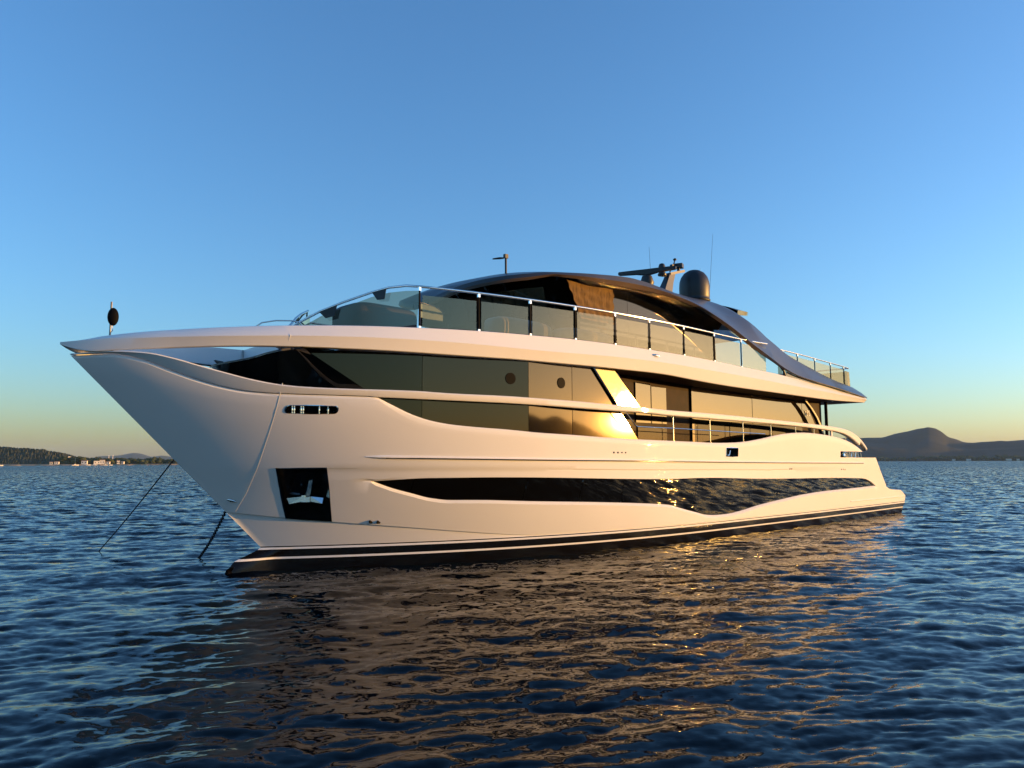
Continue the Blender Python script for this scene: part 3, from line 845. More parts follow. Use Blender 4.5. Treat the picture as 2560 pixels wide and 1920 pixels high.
JO = [16.9, 19.57, 20.95, 23.4, 25.7]
for sg in (1, -1):
    for k in range(4):
        a, c = JO[k], JO[k + 1]
        b = MB()
        nx, nz = 26, 14
        P = []
        for t in np.linspace(0, 1, nz):
            row = []
            for s_ in np.linspace(0, 1, nx):
                x0 = a + 0.005
                x1 = c - 0.005
                zz = 2.56 + t * (4.31 - 2.56)
                if k == 0:
                    x0 = max(x0, float(glass_aft(zz)))
                if k == 3:
                    x1 = min(x1, max(24.34, float(wedge_front(zz)))) if zz > 3.40 else 24.34
                x = x0 + (x1 - x0) * s_
                zlo = float(z_top(min(x, 24.34))) - 0.05
                z = max(zz, min(zlo, 4.2))
                zhi = float(z_band_bot(x)) + 0.02
                z = min(z, zhi)
                y = pane_y(x, k)
                row.append((x, sg * y, z))
            P.append(row)
        b.grid(np.array(P))
        b.build("main_deck_window", M['glass'], yacht, smooth=60)
    for x in (21.4, 19.93):
        b = MB()
        z = 3.845
        r_ = 0.12
        k = 1 if x < 20.95 else 2
        y = pane_y(x, k)
        y2 = (pane_y(x + 0.1, k) - pane_y(x - 0.1, k)) / 0.2
        ring = [(x + r_ * math.cos(q), sg * (y + y2 * r_ * math.cos(q) + 0.016), z + r_ * math.sin(q)) for q in np.linspace(0, 2 * math.pi, 33)[:-1]]
        b.plate(ring, (0, -sg * 0.03, 0))
        b.build("porthole", M['ball_black'], yacht, smooth=40)
    # glass fin beside the side door, coloured gold for the reflected sun, standing a little proud
    b = MB()
    out = [(18.884, 4.305), (18.178, 4.31), (17.10, 3.40), (18.0, 3.41)]
    b.plate([(x, sg * (3.04 - (x - 18.2) * 0.013 + (z - 3.4) * 0.013), z) for x, z in out], (0, -sg * 0.04, 0))
    fin = b.build("glass_fin", M['sun_glass'], yacht, smooth=0)
    b = MB()
    b.tube([(18.90, sg * 3.03, 4.30), (18.03, sg * 3.05, 3.43)], 0.022, 8)
    b.tube([(17.98, sg * 3.01, 4.22), (17.12, sg * 3.01, 3.42)], 0.016, 8)
    b.build("edge_trim", M['steel'], fin)
    # raking post and forward corner
    b = MB()
    out = [(25.93, 4.24), (25.72, 4.24), (24.42, 3.44), (24.66, 3.44)]
    b.plate([(x, sg * (pane_y(x, 3) + 0.012), z) for x, z in out], (0, -sg * 0.10, 0))
    b.build("raking_post", M['black'], yacht, smooth=0)

# forward glass, raked so that its head leans ahead of its sill
b = MB()
top_c = [(25.72, 2.0), (25.80, 1.82), (25.88, 1.44), (25.87, 0.9), (25.82, 0.44), (25.80, 0.0)]
bot_c = [(23.75, 2.36), (24.4, 2.1), (24.95, 1.5), (25.02, 0.95), (25.02, 0.45), (25.0, 0.0)]
ii = np.linspace(0, 1, 6)


def front_top(s_):
    return np.interp(s_, ii, [p[0] for p in top_c]), np.interp(s_, ii, [p[1] for p in top_c])


P = []
for t in np.linspace(0, 1, 8):
    row = []
    for s_ in np.linspace(0, 1, 26):
        xa, ya = front_top(s_)
        xb = np.interp(s_, ii, [p[0] for p in bot_c])
        yb = np.interp(s_, ii, [p[1] for p in bot_c])
        row.append((xa + (xb - xa) * t, ya + (yb - ya) * t, 4.15 + (3.0 - 4.15) * t))
    P.append(row)
b.grid(np.array(P), 0, mirror=True)
b.build("forward_window", M['glass'], yacht, smooth=60)
b = MB()                                         # brow above it
P = []
for s_ in np.linspace(0, 1, 26):
    xa, ya = front_top(s_)
    P.append([(xa + 0.02, ya * 1.01, 4.13), (xa + 0.03, ya * 1.015, 4.165), (xa - 0.4, ya * 0.95, 4.21), (xa - 0.9, ya * 0.8, 4.24)])
b.grid(np.array(P), 0, mirror=True)
b.build("window_brow", M['black'], yacht, smooth=60)
# foredeck well: floor, white coaming, added black plate for the dark far opening and polished capping
b = MB()
xs2 = np.linspace(23.5, 27.8, 30)
b.grid(np.array([[(x, max(float(hb(x, 3.0)) - 0.06, 0.01) * q, 3.02) for x in xs2] for q in (0.99, 0.5, 0.0)]), 0, mirror=True)
b.build("foredeck", M['teak'], yacht)
b = MB()
b.plate([(26.7, -0.95, 3.95), (26.9, -0.85, 3.05), (25.0, -1.3, 3.05), (25.0, -1.3, 3.98)], (0, -0.5, 0))
b.build("black_plate", M['matt_black'], yacht, smooth=0, bevel=0.02)

# saloon side behind the side deck
for sg in (1, -1):
    b = MB()
    b.box(11.9, sg * 2.44, 3.1, 12.6, 0.06, 2.5)
    b.build("saloon_side", M['wood'], yacht, smooth=0)
    for x0, x1, z0, z1, y in ((15.92, 16.57, 3.1, 4.14, 2.49), (15.2, 15.88, 3.1, 4.07, 2.485), (15.2, 16.5, 2.3, 3.0, 2.485)):
        b = MB()
        b.box((x0 + x1) / 2, sg * y, (z0 + z1) / 2, x1 - x0, 0.02, z1 - z0, rz=sg * R(0.5))
        b.build("door_glass", M['saloon_glass'] if z0 > 3.05 else M['dim_glass'], yacht, smooth=0)
    b = MB()
    b.box(13.96, sg * 2.50, 3.1, 0.11, 0.05, 2.3)
    b.build("window_post", M['saloon_glass'], yacht, smooth=0)
    for x0, x1, zt_ in ((10.6, 13.88, 4.2), (7.2, 10.58, 4.16)):
        b = MB()
        b.plate([(x1, sg * 2.506, zt_), (x0, sg * 2.50, zt_ - 0.06), (x0, sg * 2.50, 3.27), (x1, sg * 2.506, 3.27)], (0, -sg * 0.02, 0))
        b.build("saloon_window", M['saloon_glass'], yacht, smooth=0)
    for x0, x1 in ((12.0, 13.88), (9.4, 11.96), (7.2, 9.36)):
        b = MB()
        b.plate([(x1, sg * 2.506, 3.25), (x0, sg * 2.50, 3.25), (x0, sg * 2.50, 2.25), (x1, sg * 2.506, 2.25)], (0, -sg * 0.02, 0))
        b.build("saloon_window", M['dim_glass'], yacht, smooth=0)
    b = MB()
    b.plate([(7.17, sg * 2.50, 4.12), (7.0, sg * 2.50, 4.1), (6.55, sg * 2.50, 3.75), (6.12, sg * 2.50, 3.27), (7.17, sg * 2.50, 3.27)], (0, -sg * 0.02, 0))
    b.build("saloon_window", M['saloon_glass'], yacht, smooth=0)
    b = MB()                                     # curved strut closing the side deck
    pts = [(7.95, 4.32), (7.55, 4.15), (7.1, 3.9), (6.7, 3.6), (6.4, 3.28), (6.25, 3.0), (6.2, 2.5)]
    b.grid(np.array([[(x + dx, sg * (2.72 + dy), z) for x, z in pts] for dx, dy in ((0.0, 0), (-0.03, 0.05), (-0.15, 0.05), (-0.17, 0), (-0.15, -0.06), (-0.02, -0.06), (0.0, 0))]))
    b.build("aft_strut", M['matt_black'], yacht, smooth=40)
    b = MB()
    b.tube([(5.52, sg * 2.6, 2.2), (5.50, sg * 2.6, 4.25)], 0.055, 14)
    b.build("deck_pillar", M['ball_black'], yacht)
    b = MB()
    xs2 = np.linspace(3.2, 18.2, 30)
    b.grid(np.array([[(x, sg * q, 2.2 if x > 3.3 else 2.2) for x in xs2] for q in (0.0, 2.45, 3.1)]))
    b.build("side_deck", M['teak'], yacht)
b = MB()
b.box(5.75, 0, 3.1, 0.06, 4.9, 2.1)
b.build("saloon_doors", M['glass'], yacht, smooth=0)
# lettering on the aft saloon window
fc = bpy.data.curves.new("badge", 'FONT')
fc.body = "Y85"
fc.size = 0.26
fc.extrude = 0.006
fo = bpy.data.objects.new("badge_tmp", fc)
COL.objects.link(fo)
bpy.context.view_layer.update()
fm = bpy.data.meshes.new_from_object(fo.evaluated_get(bpy.context.evaluated_depsgraph_get()))
COL.objects.unlink(fo)
fm.transform(Matrix.Translation((7.02, 2.513, 3.66)) @ Matrix.Rotation(math.pi, 4, 'Z') @ Matrix.Rotation(math.pi / 2, 4, 'X'))
fm.materials.append(M['lens'])
bd = bpy.data.objects.new("badge_lettering", fm)
COL.objects.link(bd)
bd.parent = yacht

# ------------------------------------------------------------------ balustrade of the upper deck
POST = [23.48, 22.15, 20.81, 19.45, 18.07, 16.72, 15.19, 13.68, 12.2, 10.66, None, 9.3, 8.88, 7.83, 6.5, 5.19, 4.0]


def rail_y(x):
    return float(bandb(x, float(np.interp(x, [9.95, 10.6], [0.66, 0.3])))) + 0.005


def rail_z(x):
    return float(z_rail(x)) if x < 22.1 else float(np.interp(x, [22.1, 23.48], [float(z_rail(22.1)), WS_RAIL[-1][2]]))


for sg in (1, -1):
    for x in POST:
        if x is None or x in (10.66, 9.3):
            continue
        b = MB()
        y = sg * rail_y(x)
        z0, z1 = float(z_band_top(x)) - 0.01, rail_z(x) - 0.015
        b.box(x, y, (z0 + z1) / 2, 0.022, 0.03, z1 - z0 - 0.13, 1)
        b.box(x, y, z1 - 0.035, 0.052, 0.04, 0.075, 0)
        b.box(x, y, z0 + 0.03, 0.052, 0.04, 0.055, 0)
        b.build("rail_post", [M['steel'], M['ball_black']], yacht, smooth=0)
    for a, c in zip(POST[:-1], POST[1:]):
        if a is None or c is None:
            continue
        b = MB()
        xs2 = np.linspace(a - 0.06, c + 0.06, 5)
        top = [(x, sg * rail_y(x), rail_z(x) - (0.12 if a < 22 else 0.17)) for x in xs2]
        bo = [(x, sg * rail_y(x), float(z_band_top(x)) + 0.025) for x in xs2]
        b.grid(np.array([top, bo]))
        b.build("rail_panel", M['rail_glass'], yacht, smooth=60)
    b = MB()
    pts = [(x, sg * y, z) for x, y, z in WS_RAIL[:-1]] + [(x, sg * rail_y(x), rail_z(x)) for x in np.linspace(23.45, 10.62, 50)]
    pts = [(24.95, sg * 0.03, 4.84)] + pts
    b.tube(pts, 0.026, 8)
    b.build("handrail", M['steel'], yacht, smooth=60)
    b = MB()
    b.tube([(x, sg * rail_y(x), rail_z(x)) for x in np.linspace(9.3, 3.51, 30)], 0.026, 8)
    b.build("handrail", M['steel'], yacht, smooth=60)
    # end pane, leaning aft
    b = MB()
    b.plate([(3.92, sg * rail_y(3.92), 5.45), (3.5, sg * rail_y(3.5), 5.42), (3.4, sg * rail_y(3.4), 4.5), (3.92, sg * rail_y(3.92), 4.5)], (0, sg * 0.012, 0))
    b.build("rail_panel", M['rail_glass'], yacht, smooth=0)
    # curved screen forward
    b = MB()
    gz = WS_GLASS
    b.grid(np.array([[(x, sg * y, z) for x, y, z in gz], [(x + 0.05, sg * (y + 0.0), min(4.80, z - 0.02)) for x, y, z in gz]]))
    b.build("wind_screen", M['rail_glass'], yacht, smooth=60)
    for (x, y, z), (x2, y2, z2) in ((WS_RAIL[1], WS_RAIL[2]), (WS_RAIL[3], WS_RAIL[4])):
        b = MB()
        a = Vector((x, sg * y, z - 0.02))
        c = Vector((x2, sg * y2, z2 - 0.02))
        if x > 24:
            a, c = a.lerp(c, 0.0), a.lerp(c, 0.75)
        else:
            a, c = a.lerp(c, 0.05), a.lerp(c, 0.85)
        b.plate([a, c, c.lerp(a, 0.12) - Vector((0, 0, 0.20)), a.lerp(c, 0.35) - Vector((0, 0, 0.17))], (0.02, sg * 0.02, 0))
        b.build("screen_bracket", M['matt_black'], yacht, smooth=0)
    b = MB()
    b.tube([(25.95, sg * 0.6, 4.70), (25.85, sg * 0.62, 4.78), (25.61, sg * 0.7, 4.84), (25.32, sg * 0.8, 4.86), (25.2, sg * 0.85, 4.84), (25.1, sg * 0.9, 4.72)], 0.013, 8)
    b.build("sunpad_rail", M['steel'], yacht, smooth=60)
b = MB()
b.tube([(3.51, rail_y(3.51), 5.57), (3.49, 2.3, 5.57), (3.48, 0, 5.57), (3.49, -2.3, 5.57), (3.51, -rail_y(3.51), 5.57)], 0.026, 8)
b.build("handrail", M['steel'], yacht, smooth=60)
for y0, y1 in ((-2.6, -1.35), (-1.3, -0.02), (0.02, 1.3), (1.35, 2.6)):
    b = MB()
    b.plate([(3.5, y0, 5.45), (3.5, y1, 5.45), (3.4, y1, 4.5), (3.4, y0, 4.5)], (0.012, 0, 0))
    b.build("rail_panel", M['rail_glass'], yacht, smooth=0)

# wind gate with its bright frame near the forward corner
b = MB()
b.tube([(22.2, 1.6, 4.85), (22.19, 1.6, 5.30), (22.24, 1.6, 5.36), (22.44, 1.6, 5.43), (22.81, 1.6, 5.46), (22.81, 1.6, 4.85)], 0.015, 8)
g = b.build("wind_gate", M['dark_steel'], yacht, smooth=60)
b = MB()
b.plate([(22.21, 1.595, 4.95), (22.20, 1.595, 5.30), (22.26, 1.595, 5.35), (22.44, 1.595, 5.42), (22.8, 1.595, 5.44), (22.8, 1.595, 4.95)], (0, 0.01, 0))
b.build("gate_glass", M['sun_glass'], g, smooth=0)

# ------------------------------------------------------------------ roof and its swept arches
def zc(x):
    return np.interp(x, [8.7, 9.8, 11, 13, 16, 18, 20, 20.9, 21.3, 21.6], [7.28, 7.45, 7.50, 7.42, 7.22, 7.02, 6.70, 6.42, 6.22, 5.92])


def roof_sec(x, n=16):
    """half section of the roof skin from its edge to the centre line"""
    bb, ze, cc = float(roofb(x)), float(z_roof_up(x)), float(zc(x))
    yi_ = bb - min(0.52, 0.4 * bb)
    zn = ze + (cc - ze) * (1 - (yi_ / bb)**2.3)
    za = float(z_arch_in(min(x, 10.9))) + max(0, x - 10.9) * 0.16
    t = float(np.clip((x - 10.8) / 2.0, 0, 1))
    t = t * t * (3 - 2 * t)
    zi = max(za * (1 - t) + zn * t, ze + 0.01)
    ym = bb - min(0.2, 0.15 * bb)
    zm1 = ze + (zi - ze) * 0.45
    zm2 = ze + (cc - ze) * (1 - (ym / bb)**2.3)
    pts = [(x, bb, ze), (x, ym, zm1 * (1 - t) + zm2 * t), (x, yi_, zi)]
    for q in np.linspace(1, 0, n)[1:]:
        y = yi_ * q
        zb_ = ze + (cc - ze) * (1 - (y / bb)**2.3)
        za_ = zi + (cc - zi) * (1 - q**2.2)
        pts.append((x, y, za_ * (1 - t) + zb_ * t))
    return pts


b = MB()
xs = np.concatenate([np.linspace(9.9, 12.9, 34), np.linspace(13.0, 20.5, 56), np.linspace(20.55, 21.59, 24)])
P = np.array([roof_sec(x) for x in xs]).transpose(1, 0, 2)
b.grid(P, 0, mirror=True)
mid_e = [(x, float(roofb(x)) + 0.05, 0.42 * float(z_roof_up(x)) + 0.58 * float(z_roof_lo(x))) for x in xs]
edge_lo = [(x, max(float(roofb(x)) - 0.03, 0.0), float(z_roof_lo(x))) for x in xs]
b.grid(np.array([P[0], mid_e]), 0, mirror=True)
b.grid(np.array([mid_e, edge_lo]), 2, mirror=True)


def ceil_z(x, q):
    base = float(z_roof_lo(x)) + (0.10 if q < 0.95 else 0) * min(1, (21.6 - x) / 0.5)
    if x < 12.6 and q < 0.95:                    # the lining stays high while the edge sweeps down
        base = max(base, 6.05 + 0.05 * (x - 9.9))
    return base


b.grid(np.array([[(x, max(float(roofb(x)) - 0.03, 0.0) * q, ceil_z(x, q)) for x in xs] for q in (1.0, 0.80, 0.5, 0.0)]), 1, mirror=True)
b.grid(np.array([P[:, -1], [(xs[-1], p[1] * 0.985, float(z_roof_lo(xs[-1]))) for p in P[:, -1]]]), 0, mirror=True)
b.grid(np.array([P[1:, 0], [(xs[0], p[1], min(p[2] - 0.02, 6.04)) for p in P[1:, 0]]]), 1, mirror=True)
roof = b.build("roof", [M['roof'], M['black'], M['sun_bronze']], yacht, smooth=40)
# tail of the hardtop overhanging aft
b = MB()
xs = np.linspace(8.75, 10.0, 14)
P = []
for q in np.linspace(1, 0, 14):
    row = []
    for x in xs:
        hw = float(np.interp(x, [8.75, 9.2, 10.0], [1.5, 1.72, 1.8]))
        drop = float(np.interp(x, [8.75, 10.0], [0.18, 0.44]))
        row.append((x - 0.25 * (1 - q * q) * np.clip((9.6 - x) / 0.85, 0, 1), hw * q, float(zc(x)) + 0.004 - drop * q**2.2))
    P.append(row)
b.grid(np.array(P), 0, mirror=True)
und = [[(p[0], p[1] * 0.985, p[2] - 0.05 - 0.10 * np.clip((p[0] - 8.5) / 1.2, 0, 1)) for p in row] for row in P]
b.grid(np.array(und), 1, mirror=True)
b.grid(np.array([[r_[0] for r_ in P], [r_[0] for r_ in und]]), 0, mirror=True)
b.grid(np.array([P[0], und[0]]), 1, mirror=True)  # black put on the side wall to darken its sunlit face
b.build("hardtop_tail", [M['roof'], M['black']], yacht, smooth=50)
# arches
for sg in (1, -1):
    b = MB()
    xs = np.linspace(3.6, 9.93, 60)
    for k in range(2):
        P = []
        for x in xs:
            s3 = roof_sec(x)[:3]
            zl_, zu = float(z_roof_lo(x)), float(z_roof_up(x))
            yo = s3[0][1]
            zi = s3[2][2]
            if k == 0:                           # upper faces
                P.append([(x, sg * (yo + 0.05 * min(1, (x - 3.6) / 2)), 0.42 * zu + 0.58 * zl_)] + [(p[0], sg * p[1], p[2]) for p in s3] + [(x, sg * (s3[2][1] + 0.02), zi - 0.14), (x, sg * (yo - 0.2), (zl_ + zi - 0.14) / 2 - 0.06), (x, sg * (yo - 0.03), zl_)])
            else:                                # lower edge in the sunlit roof tone
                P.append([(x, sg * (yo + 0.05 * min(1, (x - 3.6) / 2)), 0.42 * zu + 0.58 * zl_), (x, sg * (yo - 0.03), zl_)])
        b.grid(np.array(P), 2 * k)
    b.build("roof_arch", [M['roof'], M['black'], M['sun_bronze']], yacht, smooth=40)
    b = MB()
    # dark seal and glass infill under the arch
    pts = [(11.2, 5.30), (10.75, 5.08), (10.3, 4.93), (10.1, 4.80), (10.0, 4.74)]
    pts = [(11.9, 5.70), (11.0, 5.36), (10.3, 5.16), (9.95, 5.05), (9.75, 4.92), (9.66, 4.76)]
    b.tube([(x, sg * (float(roofb(x)) - 0.06), z) for x, z in pts], 0.035, 8)
    b.build("arch_seal", M['matt_black'], yacht, smooth=60)
    b = MB()
    xx = np.linspace(7.6, 9.6, 14)
    b.grid(np.array([[(x, sg * (float(roofb(x)) - 0.05), max(float(z_roof_lo(x)), float(z_band_top(x)))) for x in xx], [(x, sg * (float(roofb(x)) - 0.05), float(z_band_top(x)) - 0.02) for x in xx]]))
    b.build("arch_glass", M['glass'], yacht, smooth=60)
    # sky lounge glazing
    xl = [12.28, 14.4, 16.57, 17.36, 18.5, 19.7]
    for a, c in zip(xl[:-1], xl[1:]):
        if a > 18 and sg > 0:
            continue                             # this side is slid open
        b = MB()
        xx = np.linspace(a + 0.006, c - 0.006, 10)
        b.grid(np.array([[(x, sg * 2.28, min(float(z_roof_lo(x)) + 0.09, 6.60)) for x in xx], [(x, sg * 2.32, 4.80) for x in xx]]))
        b.build("lounge_window", M['glass'], yacht, smooth=60)
b = MB()
P = []
for y in np.linspace(2.28, -2.28, 21):
    xf = 20.85 - 0.21 * y * y
    P.append([(xf, y, 6.02 + 0.03 * y * y), (xf - 0.2, y, 5.45), (xf - 0.42, y, 4.82)])
b.grid(np.array(P))
b.build("lounge_windscreen", M['glass'], yacht, smooth=60)
b = MB()
b.box(16.0, -0.2, 5.5, 7.0, 0.06, 1.5)  # added dark backing so the open lounge side looks unlit inside
b.build("lounge_backing", M['wood'], yacht, smooth=0)
b = MB()
b.box(12.3, 0, 5.6, 0.05, 4.5, 1.6)
b.build("lounge_doors", M['glass'], yacht, smooth=0)

# ------------------------------------------------------------------ mast, radar, domes, whips
b = MB()
b.lathe([(0.5, 0.0), (0.52, 0.05), (0.49, 0.10), (0.50, 0.16), (0.505, 0.5), (0.49, 0.68), (0.44, 0.84), (0.34, 0.98), (0.2, 1.07), (0.06, 1.11), (0.0, 1.115)], 10.5, 0.5, 7.42, 36)
sd_ = b.build("satellite_dome", M['matt_black'], yacht, smooth=50)
b = MB()
b.tube([(10.3, 0.62, 8.46), (10.29, 0.63, 8.60)], 0.02, 8)
b.build("dome_light", M['steel'], sd_)
b = MB()
b.lathe([(0.22, 0), (0.23, 0.10), (0.18, 0.14), (0.19, 0.22), (0.22, 0.30), (0.15, 0.50)], 13.18, 0.5, 7.36, 22)
rd = b.build("radar_pedestal", M['matt_black'], yacht, smooth=40)
b = MB()
d_ = Vector((-0.34, 0.94, 0)).normalized()
c_ = Vector((13.18, 0.5, 7.98))
n_ = Vector((d_.y, -d_.x, 0))
secs = []
for t, h_, w_, dz in ((-0.92, 0.035, 0.05, 0.05), (-0.88, 0.05, 0.07, 0.05), (-0.35, 0.06, 0.09, 0.035), (0, 0.09, 0.10, 0.0), (0.35, 0.06, 0.09, 0.035), (0.88, 0.05, 0.07, 0.05), (0.92, 0.035, 0.05, 0.05)):
    p = c_ + d_ * t
    secs.append([tuple(p + n_ * (w_ * s1) + Vector((0, 0, dz + h_ * s2))) for s1, s2 in ((-1, -1), (1, -1), (1, 1), (-1, 1))])
loop_loft(b, secs, mirror=False)
b.build("radar_array", M['matt_black'], rd, smooth=40)
b = MB()
secs = []
for x, z, w_, l_ in ((12.30, 7.36, 0.16, 0.22), (12.05, 7.85, 0.11, 0.16), (11.88, 8.16, 0.09, 0.14)):
    secs.append([(x + l_, 0.5 - w_, z), (x - l_, 0.5 - w_, z), (x - l_, 0.5 + w_, z), (x + l_, 0.5 + w_, z)])
loop_loft(b, secs, mirror=False)
b.box(11.62, 0.5, 8.24, 0.85, 0.22, 0.08, ry=R(16))
ms = b.build("mast", M['roof'], yacht, smooth=30)
b = MB()
b.tube([(11.92, 0.5, 8.22), (11.68, 0.5, 8.52), (11.62, 0.5, 8.66)], 0.022, 8)
b.lathe([(0.05, 0), (0.06, 0.03), (0.04, 0.06)], 11.62, 0.5, 8.66, 12)
b.box(11.80, 0.5, 8.42, 0.07, 0.10, 0.13)
b.build("signal_mast", M['matt_black'], ms, smooth=40)
b = MB()
b.box(11.42, 0.5, 8.50, 0.24, 0.30, 0.14, rz=R(20))
b.tube([(11.42, 0.5, 8.30), (11.42, 0.5, 8.45)], 0.05, 10)
b.build("searchlight", [M['matt_black']], ms, smooth=0)
b = MB()
b.lathe([(0.13, 0.0), (0.14, 0.05), (0.10, 0.10), (0.11, 0.30), (0.08, 0.38), (0.0, 0.41)], 12.36, 0.5, 8.02, 20)
b.tube([(12.36, 0.5, 8.02), (12.15, 0.5, 8.06), (11.9, 0.5, 8.16)], 0.04, 8)
b.build("thermal_camera", M['matt_black'], ms, smooth=40)
for x0, z0, x1, z1, y in ((12.95, 7.4, 13.03, 8.83, 0.5), (9.65, 7.25, 9.22, 10.06, 0.5)):
    b = MB()
    b.tube([(x0, y, z0), (x0 * 0.5 + x1 * 0.5, y, z0 * 0.5 + z1 * 0.5), (x1, y, z1)], [0.008, 0.006, 0.004], 6)
    b.build("whip_aerial", M['matt_black'], yacht)
b = MB()
b.tube([(19.74, 1.0, 6.5), (19.74, 1.0, 7.17)], 0.028, 10)
b.box(19.74, 1.0, 7.16, 0.10, 0.08, 0.10)
fl = b.build("deck_light_pole", M['matt_black'], yacht, smooth=40)
b = MB()
b.tube([(19.78, 0.97, 7.115), (19.86, 0.90, 7.11), (20.0, 0.80, 7.085)], [0.035, 0.05, 0.03], 10, flat=0.5)
b.build("lamp_head", M['matt_black'], fl, smooth=60)
b = MB()
b.tube([(28.34, 0.0, 4.25), (28.34, 0, 4.92)], 0.016, 8)
b.tube([(28.34, 0, 4.36), (28.30, 0.0, 4.42), (28.31, 0.0, 4.5)], 0.006, 6)
b.build("jack_staff", M['dark_steel'], yacht)

# ------------------------------------------------------------------ loose things aboard
def world_thing(name, mb, m, label, cat, smooth=40, group=None, bevel=0.0):
    o = mb.build(name, m, None, smooth=smooth, bevel=bevel)
    o.matrix_world = BM
    return tag(o, label, cat, group)


b = MB()                                         # lens-shaped day signal
n = Vector((0.25, 0.97, 0)).normalized()
prof = [(0.0, 0.055), (0.06, 0.052), (0.11, 0.042), (0.145, 0.025), (0.16, 0.0), (0.145, -0.025), (0.11, -0.042), (0.06, -0.052), (0.0, -0.055)]
t1 = Vector((0, 0, 1))
t2 = n.cross(t1)
ring = []
for r_, d_ in prof:
    ring.append([tuple(Vector((28.31, 0.02, 4.655)) + (t1 * math.cos(a) + t2 * 0.56 * math.sin(a)) * (r_ + 1e-4) + n * d_) for a in np.linspace(0, 2 * math.pi, 33)])
b.grid(np.array(ring))
world_thing("anchor_ball", b, M['ball_black'], "black oval day signal hoisted on the thin staff at the bow tip", "signal", 70)

# anchor in its pocket
anc = empty("stowed_anchor", bw(25.0, 1.05, 1.42), BROT)
tag(anc, "polished steel anchor stowed in the black recess of the bow", "anchor")


def anchor_part(name, mb, m=None):
    o = mb.build(name, m or M['steel'], anc, smooth=30)
    o.matrix_parent_inverse = (Matrix.Translation(bw(25.0, 1.05, 1.42)) @ Matrix.Rotation(BROT, 4, 'Z')).inverted() @ BM
    return o


ya = lambda x, z, d=0.12: float(hb(x, z)) - d
b = MB()
b.plate([(25.02, ya(24.98, 1.5), 1.44), (24.94, ya(24.93, 1.5), 1.44), (24.93, ya(24.93, 1.7, .2), 1.76), (24.99, ya(24.98, 1.7, .2), 1.76)], (0, -0.05, 0))
anchor_part("shank", b)
b = MB()
b.box(24.98, ya(24.98, 1.42), 1.41, 0.16, 0.10, 0.13, rz=R(-28))
anchor_part("crown", b)
for s_ in (1, -1):
    b = MB()
    x0 = 24.98 + s_ * 0.07
    x1 = 24.98 + s_ * 0.29
    b.plate([(x0, ya(x0, 1.4, .08), 1.45), (x1, ya(x1, 1.38, .10), 1.42), (x1 - s_ * 0.04, ya(x1, 1.35, .05), 1.31), (x0, ya(x0, 1.36, .05), 1.355)], (0, -0.04, 0.01))
    anchor_part("fluke", b)
    b = MB()
    x2 = 24.98 + s_ * 0.20
    b.plate([(x0 + s_ * .01, ya(x0, 1.5, .22), 1.48), (x2, ya(x2, 1.9, .20), 1.91), (x2 + s_ * 0.06, ya(x2, 1.9, .24), 1.90), (x2 + s_ * .05, ya(x2, 1.5, .3), 1.5)], (0, -0.01, 0))
    anchor_part("guard_plate", b, M['dark_steel'])

# anchor chain and snubber rope
b = MB()
p0, p1 = Vector((26.14, -0.02, 1.22)), Vector((25.28, -3.6, -0.18))
L_ = (p1 - p0).length
nl = int(L_ / 0.083)
dirv = (p1 - p0).normalized()
sd1 = dirv.cross(Vector((0, 0, 1))).normalized()
sd2 = dirv.cross(sd1).normalized()
for k in range(nl):
    t = (k + 0.5) / nl
    c_ = p0.lerp(p1, t) - Vector((0, 0, 0.10 * math.sin(math.pi * t)))
    s1 = sd1 if k % 2 else sd2
    pts = []
    for q in range(13):
        a = 2 * math.pi * q / 12
        pts.append(c_ + dirv * (0.054 * math.cos(a)) + s1 * (0.029 * math.sin(a)))
    b.tube(pts, 0.0095, 6, caps=False)
world_thing("anchor_chain", b, M['chain'], "dark link chain running from the stem down into the water", "chain", 60)
b = MB()
p0, p1 = Vector((27.15, -0.01, 2.18)), Vector((26.57, -6.55, -0.16))
b.tube([p0.lerp(p1, t) - Vector((0, 0, 0.04 * math.sin(math.pi * t))) for t in np.linspace(0, 1, 14)], 0.0125, 8)
world_thing("mooring_rope", b, M['rope'], "thin dark rope stretched from the high bow to the water", "rope", 60)

# brown cloth hung outside the sky lounge
b = MB()
P = []
for i, t in enumerate(np.linspace(0, 1, 30)):
    row = []
    for s_ in np.linspace(0, 1, 40):
        xt, xb = 19.15 - s_ * 1.82, 18.62 - s_ * 1.30
        x = xt + (xb - xt) * t**0.8
        ztp = 6.43 + 0.05 * s_ - 0.05 * math.sin(math.pi * s_)
        z = ztp + (5.55 - ztp) * t
        f = 0.012 * math.sin(s_ * 34 + 3 * t + 2 * math.sin(5 * t)) * (0.3 + t) + 0.02 * math.sin(11 * (s_ * 0.9 + t * 1.9)) * (1 - t) + 0.012 * math.sin(21 * t - 9 * s_)
        row.append((x, 2.44 + f * 0.8, z))
    P.append(row)
b.grid(np.array(P))
world_thing("sun_cloth", b, M['cloth'], "wrinkled brown cloth hung under the dark roof edge", "cloth", 80)

# covered furniture on the upper deck
def pillow(cx, cy, cz, sx, sy, sz, k=0.55):
    b = MB()
    P = []
    for v in np.linspace(-math.pi / 2, math.pi / 2, 14):
        row = []
        for u in np.linspace(0, 2 * math.pi, 37):
            f = lambda q: math.copysign(abs(q)**k, q)
            row.append((cx + sx / 2 * f(math.cos(v)) * f(math.cos(u)), cy + sy / 2 * f(math.cos(v)) * f(math.sin(u)), cz + sz / 2 * f(math.sin(v))))
        P.append(row)
    b.grid(np.array(P))
    return b


